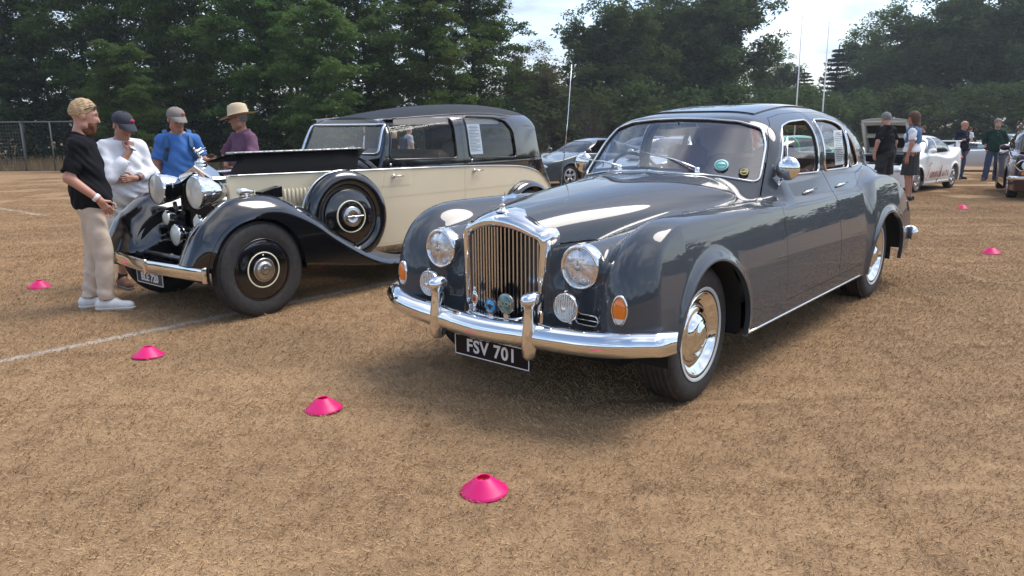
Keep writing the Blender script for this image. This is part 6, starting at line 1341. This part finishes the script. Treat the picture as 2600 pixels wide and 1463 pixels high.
    if beard:
        def fb(x, y, z):
            a, b, c = local(x, y, z, hc, Rh); d = ellipsoid(a, b, c, (.030,0,-.078), (.068,.064,.062+beard.get('len',0)))+.004*np.sin(90*b)*np.sin(70*c+40*a); d = smax(d, c+.028-.9*np.maximum(.03-a,0)*1.0, .01); d = smax(d, -.012-a, .01); return smax(d, -ellipsoid(a, b, c, (.098,0,-.058), (.02,.026,.010)), .006)
        l, h = np.array(hc)-.2, np.array(hc)+.15; put('beard', surface(fb, l, h, .007, 2, band=10), beard['m'], root)
    for sg in (1, -1):
        b = MB(); b.ball(T((.0715,sg*.031,.016)), .0098, 8, 6); e = b.build('eye', mat('eye_white', (.55,.52,.48), .3), root); b = MB(); b.ball(T((.0785,sg*.031,.0155)), .0052, 8, 6); b.build('iris', mat('iris', (.03,.025,.02), .2), e)
        b = MB(); b.tube([T((.092,sg*.014,.040)), T((.086,sg*.034,.046)), T((.072,sg*.050,.038))], .005, n=5); b.build('eyebrow', hair['m'] if hair else mat('brow', (.10,.07,.05), .9), root)
    b = MB(); b.tube([T((.084,-.022,-.0605)), T((.0935,0,-.061)), T((.084,.022,-.0605))], .0035, n=5); b.build('lips', mat('lips', (.25,.09,.08), .5), root)
    if extras: extras(root, D, T, RH)
    return root
def cap(root, T, RH, m, brim, logo=None):
    b = MB(); c = T((-.012,0,.06)); n = 20; rows = []
    for zz, r in ((-.018,1.0),(0,1.01),(.03,.97),(.055,.84),(.075,.60),(.086,.30),(.089,.0)): rows.append([T((-.012+.110*r*math.cos(t), .092*r*math.sin(t), .052+zz)) for t in np.linspace(0, 2*math.pi, n+1)])
    b.grid(rows, flip=True); o = b.build('cap', m, root)
    b = MB(); up = []; dn = []
    for r in np.linspace(0, 1, 6): up.append([T((-.012+.108*math.cos(t)+r*.085*math.cos(t)**.5 if math.cos(t) > 0 else -.012, .092*math.sin(t)*(1-.04*r), .040-.006*r-.030*r*r+.018*math.cos(t)*(1-r*.3))) for t in np.linspace(-1.25, 1.25, 15)])
    b.grid(up); b.grid([[Vector(p)-Vector((0,0,.004)) for p in r_] for r_ in up], flip=True); b.build('cap_peak', brim, o)
    b = MB(); b.ball(T((-.012,0,.142)), (.010,.010,.006), 8, 6); b.build('cap_button', m, o)
    if logo: b = MB(); b.ball(T((.083,.028,.085)), (.012,.030,.017), 12, 8); b.build('cap_logo', logo, o)
    return o
def shades(root, T, m, up=0., tilt=0.):
    fr = bpy.data.objects.new('sunglasses', None); COL.objects.link(fr); fr.parent = root
    for sg in (1, -1):
        b = MB(); P = [T((.094-.012*abs(math.cos(t))*0+(.004 if up == 0 else -.02), sg*.034+.026*math.cos(t), .014+up+.020*math.sin(t)+tilt)) for t in np.linspace(0, 2*math.pi, 16, endpoint=False)]; b.poly(P); b.tube(P, .003, n=5, closed=True); b.build('lens', m, fr)
        b = MB(); b.tube([T((.09 if up == 0 else .07, sg*.060, .020+up)), T((.04, sg*.082, .022+up*.8)), T((-.02, sg*.086, .012+up*.35))], .004, n=5); b.build('temple_arm', m, fr)
    b = MB(); b.tube([T((.096 if up == 0 else .075,-.010,.018+up)), T((.096 if up == 0 else .075,.010,.018+up))], .003, n=5); b.build('bridge', m, fr); return fr
def people():
    Z = lambda y: zg(y); WS = mat('white_leather', (.72,.71,.69), .45, noise=(20.,.08)); GL = mat('dark_lens', (.015,.012,.012), .12, coat=1.); BLOND = mat('blond_hair', (.44,.30,.165), .8, noise=(45.,.16), bump=(140.,.5,.004)); GREY = mat('grey_hair', (.22,.21,.20), .8, noise=(60.,.4)); BROWN = mat('brown_hair', (.10,.05,.028), .75, noise=(60.,.4)); GINGER = mat('ginger_beard', (.16,.055,.02), .85, noise=(70.,.4))
    # 1 blond man in black polo shirt
    def ex1(r, D, T, RH):
        shades(r, T, mat('tortoise', (.06,.025,.012), .2, coat=1.), .075)
        b = MB(); w = Vector(D['wriR']); e = Vector(D['elbR']); d = (w-e).normalized(); b.tube([w-d*.045, w-d*.015], .036, n=14); o = b.build('watch', mat('white_strap', (.7,.7,.68), .5), r); b = MB(); b.tube([w-d*.012, w-d*.004], .033, n=14); b.build('bracelet', mat('coral_band', (.6,.12,.06), .6), r)
    person('blond bearded man in black polo shirt and beige trousers, leftmost of the group', (-3.36,6.06,0), R(20), .945, dict(toeR=(.22,-.14,.035), ankR=(.04,-.10,.085), kneR=(.06,-.10,.50), ankL=(-.11,.06,.085), toeL=(.08,.08,.035), kneL=(-.03,.09,.50), hipL=(-.02,.09,.92), pel=(.02,0,.95), chest=(-.02,0,1.27), neck=(-.02,0,1.475), head=(.03,0,1.628), elbR=(-.10,-.235,1.14), wriR=(.10,-.225,.955), finR=(.45,.25,-.85), elbL=(-.05,.235,1.15), wriL=(.10,.20,.93)),
        head=(R(6),R(12),0), shirt=dict(m=cloth('black_polo', (.010,.010,.012)), sleeve=.86, hem=.86, collar=True, loose=.016, tilt=-.12, fold=.005), trousers=dict(m=cloth('beige', (.60,.49,.39)), end=.10, wide=.018, o=.011, fold=.0035), shoes=(WS, mat('off_white_sole', (.66,.63,.56), .6), WS), hair=dict(m=BLOND, style='short', vol=.011, low=-.012), beard=dict(m=GINGER, len=.03), extras=ex1)
    # 2 man in white shirt and shorts, hand on chin
    def ex2(r, D, T, RH):
        cap(r, T, RH, mat('navy_cap', (.030,.033,.045), .9), mat('navy_cap'), mat('cap_red', (.45,.03,.05), .7)); b = MB(); w = Vector(D['wriL']); e = Vector(D['elbL']); d = (w-e).normalized(); b.tube([w-d*.05, w-d*.02], .035, n=14); b.build('watch', mat('brown_strap', (.06,.04,.03), .5), r)
    person('man in white long-sleeved shirt, shorts and dark cap holding his chin', (-3.52,6.95,0), R(-38), .915, dict(elbR=(.16,-.20,1.12), wriR=(.205,-.02,1.36), finR=(-.15,.25,.9), palR=(-1,0,.1), elbL=(.10,.225,1.13), wriL=(.215,.0,1.10), finL=(.1,-1,.0), palL=(-1,0,0), kneL=(.03,.13,.5), ankL=(-.02,.16,.085), toeL=(.14,.22,.035), ankR=(-.03,-.12,.085), toeR=(.15,-.14,.035), head=(.085,0,1.60), neck=(.03,0,1.475)), skin=SKIN_T,
        head=(R(8),R(22),0), hands=dict(R='fist', L='relaxed'), lean=.02, belly=.02, shirt=dict(m=cloth('white_linen', (.72,.73,.76)), sleeve=1.72, hem=.80, loose=.012, o=.020, fold=.006, buttons=True), trousers=dict(m=cloth('cream_shorts', (.60,.57,.50)), end=.50, wide=.045, o=.03, fold=.006), shoes=(mat('brown_suede', (.13,.055,.028), .8), mat('grey_sole', (.20,.18,.16), .8), mat('dark_laces', (.03,.02,.02), .8)), socks=mat('black_sock', (.008,.008,.009), .9), hair=dict(m=mat('dark_hair', (.035,.028,.024), .8), style='fringe', vol=.008), extras=ex2)
    # 3 man in blue T-shirt
    def ex3(r, D, T, RH):
        cap(r, T, RH, mat('taupe_cap', (.20,.17,.155), .9), mat('taupe_cap'), mat('cap_rust', (.35,.08,.05), .8)); shades(r, T, GL)
        bp = bpy.data.objects.new('rucksack', None); COL.objects.link(bp); bp.parent = r
        for sg in (1,-1):
            b = MB(); b.tube([(-.10,sg*.11,1.42),(-.02,sg*.125,1.505),(.09,sg*.125,1.44),(.145,sg*.125,1.33),(.12,sg*.16,1.18)], [(.006,.026)]*5, n=8, up=(1,0,0)); b.build('shoulder_strap', mat('strap_blue', (.02,.09,.22), .7), bp); b = MB(); b.box((.155,sg*.126,1.30), (.02,.035,.045), bev=.004); b.build('strap_buckle', BLACKP, bp)
        b = MB(); b.box((-.22,0,1.22), (.16,.30,.42), bev=.05); b.build('pack', mat('strap_blue'), bp)
    person('man in blue T-shirt, rucksack straps and taupe cap gesturing over the bonnet', (-3.50,8.10,0), R(-62), .945, dict(elbL=(.06,.25,1.16), wriL=(.24,.26,1.17), finL=(.85,.3,.12), palL=(0,0,1), head=(.075,0,1.61)), skin=SKIN_T, head=(R(18),R(14),0), hands=dict(R='relaxed', L='flat'), lean=.04, shirt=dict(m=cloth('blue_tee', (.065,.17,.44)), sleeve=.80, hem=.80, loose=.02, o=.012, fold=.005), trousers=dict(m=cloth('khaki', (.20,.16,.11)), end=.10), shoes=(mat('brown_suede'), mat('grey_sole')), hair=dict(m=GREY, style='fringe', vol=.006), extras=ex3)
    # 4 man in purple shirt with straw hat
    def ex4(r, D, T, RH):
        ST = mat('straw', (.62,.50,.33), .85, noise=(120.,.2), bump=(300.,.4,.004)); rows = []
        for rr, zz in ((.205,.034),(.19,.030),(.15,.036),(.115,.046),(.108,.075),(.104,.12),(.092,.158),(.06,.172),(.03,.166),(0,.160)): rows.append([T((-.012+rr*1.10*math.cos(t), rr*.96*math.sin(t), zz+(.022*math.sin(t)**2 if rr > .14 else 0)-(.018*math.cos(t) if rr > .17 else 0)+(.0 if rr > .1 else .012*abs(math.sin(t))))) for t in np.linspace(0, 2*math.pi, 33)])
        b = MB(); b.grid(rows, flip=True); o = b.build('straw_hat', ST, r); b = MB()
        b.grid([[T((-.012+k*.116*math.cos(t), k*.102*math.sin(t), zz)) for t in np.linspace(0, 2*math.pi, 33)] for k, zz in ((1.0,.050),(1.01,.062),(.99,.078))], flip=True); b.build('hat_band', mat('hat_band', (.30,.22,.14), .8, noise=(200.,.5)), o)
        fr = bpy.data.objects.new('glasses', None); COL.objects.link(fr); fr.parent = r
        for sg in (1,-1): b = MB(); P = [T((.098, sg*.033+.024*math.cos(t), .014+.017*math.sin(t))) for t in np.linspace(0, 2*math.pi, 16, endpoint=False)]; b.tube(P, .0022, n=5, closed=True); b.tube([T((.094,sg*.058,.018)), T((-.01,sg*.085,.012))], .0025, n=5); b.build('frame', mat('thin_frame', (.05,.04,.035), .4), fr)
    person('man in purple shirt, glasses and straw hat behind the bonnet', (-2.98,8.70,0), R(-128), .945, dict(elbR=(.10,-.31,1.20), wriR=(.20,-.14,1.06), finR=(.5,.6,-.4), elbL=(.12,.28,1.18), wriL=(.24,.14,1.04), finL=(.7,-.5,-.3)), skin=SKIN_T, head=(R(-42),R(8),0), lean=.06, belly=.02, shirt=dict(m=cloth('plum', (.17,.085,.135)), sleeve=.95, hem=.82, collar=True, loose=.03), trousers=dict(m=cloth('navy_trousers', (.02,.025,.04)), end=.10), shoes=(mat('brown_suede'), mat('grey_sole')), hair=dict(m=GREY, style='fringe', vol=.006), extras=ex4)
    # 5, 6 couple at the white saloon
    person('grey-haired man in black polo and dark camouflage shorts seen from behind', (7.95,16.25,Z(16.2)), R(108), 1.0, dict(elbL=(-.02,.26,1.16), wriL=(.03,.27,.93)), head=(R(10),R(25),0), lean=.05, fine=.018, belly=.02, shirt=dict(m=cloth('black_polo'), sleeve=.85, hem=.84, collar=True, loose=.035), trousers=dict(m=mat('camouflage', (.030,.032,.036), .9, noise=(9.,.7,(.008,.008,.010))), end=.47, wide=.05, o=.03), shoes=(BLACKP, BLACKP), hair=dict(m=GREY, style='short', vol=.012))
    def ex6(r, D, T, RH):
        b = MB(); b.ball((.02,-.26,.95), (.13,.055,.085), 16, 10); bg = b.build('handbag', mat('tan_leather', (.22,.11,.035), .5), r); b = MB(); b.tube([(.03,-.24,1.02),(.02,-.16,1.25),(-.02,.02,1.47),(-.08,.14,1.35),(-.06,-.02,1.1),(0,-.22,1.0)], .008, n=6); b.build('bag_strap', mat('tan_leather'), bg)
        def fv(x, y, z):
            c = D['chest']; d = smin(ellipsoid(x, y, z, c, (.155,.205,.245)), capsule(x, y, z, (c[0],.14,1.42), (c[0],-.14,1.42), .088), .06)+.004*np.sin(30*z+8*y); d = smax(d, 1.10-z, .01); return smax(smax(d, z-1.485, .01), .20*0+np.abs(y)-.185, .02)
        put('denim_waistcoat', surface(fv, (-.3,-.3,1.0), (.3,.3,1.6), .016, 3), mat('denim', (.075,.17,.33), .9, noise=(16.,.35)), r)
    person('woman in denim waistcoat, white top and black spotted shorts with tan handbag', (7.95,15.2,Z(15.2)), R(142), .98, dict(elbR=(-.02,-.25,1.14), wriR=(.10,-.27,.93), finR=(.3,0,-1)), head=(R(-2),R(8),0), fine=.018, female=True, skin=SKIN_T, shirt=dict(m=cloth('white_linen'), sleeve=.75, hem=.98, loose=.03), trousers=dict(m=mat('spotted_black', (.012,.012,.014), .9, noise=(90.,0,(.04,.04,.042))), end=.52, skirt=True), shoes=(mat('black_sandal', (.01,.01,.01), .5), mat('black_sandal')), hair=dict(m=BROWN, style='long', vol=.024), extras=ex6)
    # 7 bald man with cup
    def ex7(r, D, T, RH): shades(r, T, GL, .06)
    r7 = person('bald man in navy shirt and jeans holding a paper cup', (13.5,23.0,Z(23)), R(-70), .98, dict(elbR=(.02,-.27,1.16), wriR=(.24,-.06,1.20), finR=(.3,.8,.1), palR=(-.5,.2,0)), head=(R(30),R(2),0), fine=.020, belly=.03, hands=dict(R='grip', L='relaxed'), shirt=dict(m=cloth('navy_shirt', (.014,.018,.035)), sleeve=1.5, hem=.82, collar=True, loose=.03, buttons=True), trousers=dict(m=mat('jeans', (.035,.06,.12), .9, noise=(12.,.35)), end=.06), shoes=(mat('black_sandal', (.01,.01,.01), .5), mat('black_sandal')), extras=ex7)
    # 8 man in green shirt
    person('curly-haired man in dark green shirt and jeans facing the camera', (13.75,21.8,Z(21.8)), R(-108), .985, dict(elbL=(-.02,.28,1.17), wriL=(.06,.26,.93), ankR=(0,-.17,.085), toeR=(.15,-.26,.035), kneR=(.02,-.14,.5), wriR=(.04,-.22,.94), elbR=(-.06,-.28,1.15)), head=(R(2),R(2),0), fine=.020, belly=.03, shirt=dict(m=cloth('bottle_green', (.012,.035,.028)), sleeve=1.45, hem=.82, collar=True, loose=.035, buttons=True), trousers=dict(m=mat('jeans'), end=.06, wide=.03), shoes=(mat('brown_suede'), mat('grey_sole')), hair=dict(m=GREY, style='curly', vol=.015), beard=dict(m=GREY, len=-.01))
    # small figures
    def small(label, u, D, yaw, shirt, trous, hair, s=1., extras=None, **k):
        person(label, ((u-1300)/1964.*D, D, Z(D)), yaw, s, fine=.024, shirt=dict(m=shirt, sleeve=.8, hem=.85, loose=.03), trousers=dict(m=trous, end=.08), shoes=(BLACKP, BLACKP), hair=hair, extras=extras, **k)
    small('distant man in white T-shirt between the bald man and the sports car', 2470, 44, R(20), cloth('white_linen'), cloth('grey_shorts', (.3,.3,.3)), dict(m=BROWN, style='short'))
    small('person standing behind the raised white bonnet, only the head showing', 2352, 34, R(180), cloth('navy_shirt'), mat('jeans'), dict(m=BROWN, style='short'))
    def exb(r, D, T, RH): b = MB(); b.box((-.20,0,1.2), (.14,.28,.40), bev=.05); o = b.build('rucksack', mat('navy_pack', (.012,.022,.05), .7), r); b = MB(); b.tube([(-.14,.10,1.38),(0,.12,1.49),(.12,.12,1.38),(.10,.15,1.15)], .012, n=6); b.build('shoulder_strap', mat('navy_pack'), o)
    small('man in grey T-shirt with navy rucksack seen through the limousine window', 1040, 25, R(38), cloth('grey_tee', (.40,.41,.43)), mat('jeans'), dict(m=GREY, style='short'), extras=exb)
    small('blond woman in black vest seen through the limousine window', 1004, 28, R(60), cloth('black_polo'), cloth('white_linen'), dict(m=BLOND, style='bob'), s=.93)
    small('person in white top seen through the limousine windscreen', 938, 19, R(170), cloth('white_linen'), mat('jeans'), dict(m=BROWN, style='bob'), s=.97)
    small('person in red shirt seen through the saloon windscreen', 1898, 14.2, R(100), cloth('brick_red', (.33,.06,.05)), mat('jeans'), dict(m=GREY, style='short'), s=.98)
    # things held
    b = MB(); b.lathe([(0,0),(.028,0),(.035,.10),(.036,.105),(.033,.10),(.026,.01)], (0,0,0), 'z', 16); o = b.build('paper_cup', mat('cup_white', (.68,.60,.58), .6), None); o.location = r7.matrix_basis @ Vector((.275,.035,1.15)); tag(o, 'paper cup in the bald man\'s hand', 'cup')
    b = MB(); b.lathe([(0,0),(.030,0),(.032,.01),(.032,.13),(.014,.17),(.014,.19),(0,.19)], (0,0,0), 'z', 14); o = b.build('water_bottle', glass_mat('bottle_plastic', (.75,.83,.9)), None); o.location = (13.98,21.68,Z(21.7)+.72); o.rotation_euler = (R(70),0,R(40)); tag(o, 'clear water bottle in the green-shirted man\'s hand', 'bottle')
people()
# ---------------------------------------------------------------- pink marker cones
def cones():
    PINK = mat('pink_plastic', (.80,.018,.22), .38, sub=.05, bump=(30.,.08,.01)); me = None
    nt = PINK.node_tree; pb = nt.nodes['Principled BSDF']; tl = nt.nodes.new('ShaderNodeBsdfTranslucent'); tl.inputs[0].default_value = (1.0,.04,.34,1); mx = nt.nodes.new('ShaderNodeMixShader'); mx.inputs[0].default_value = .35; nt.links.new(pb.outputs[0], mx.inputs[1]); nt.links.new(tl.outputs[0], mx.inputs[2]); nt.links.new(mx.outputs[0], nt.nodes['Material Output'].inputs[0])
    spots = [(-.12,2.81,'nearest pink marker cone in the middle foreground'),(-.99,3.73,'second nearest pink marker cone, left of the nearest one'),(-2.36,4.70,'pink marker cone just right of the chalk line at the left'),(-4.41,6.91,'small pink marker cone left of the blond man'),(-5.66,7.95,'pink marker cone cut by the left edge of the picture'),(5.32,8.27,'pink marker cone right of the rear wheel of the grey saloon'),(7.95,13.3,'farthest pink marker cone in front of the white saloon')]
    for x, y, lb in spots:
        if me is None:
            b = MB(); b.lathe([(.026,.060),(.028,.063),(.033,.060),(.058,.037),(.088,.012),(.098,.004),(.098,.001),(.092,.003),(.058,.031),(.029,.055),(.026,.060)], n=40); me = b.mesh('cone'); me.materials.append(PINK)
        o = link('marker_cone', me); o.location = (x, y, zg(y)+.004); o.rotation_euler = (R(2), R(-2), x); tag(o, lb, 'cone', 'pink marker cones on the grass')
cones()

# ---------------------------------------------------------------- hazy summer air
def haze():
    m = bpy.data.materials.new('haze_air'); m.use_nodes = True; nt = m.node_tree; nt.nodes.clear(); o = nt.nodes.new('ShaderNodeOutputMaterial'); v = nt.nodes.new('ShaderNodeVolumePrincipled')
    v.inputs['Color'].default_value = (.86,.92,1.0,1); v.inputs['Density'].default_value = .0006; v.inputs['Anisotropy'].default_value = .25; nt.links.new(v.outputs[0], o.inputs['Volume'])
    b = MB(); b.box((0,150,14.0), (2400,1500,31.6)); h = b.build('haze', m); tag(h, 'thin pale summer haze over the field', 'haze', kind='stuff')
haze()
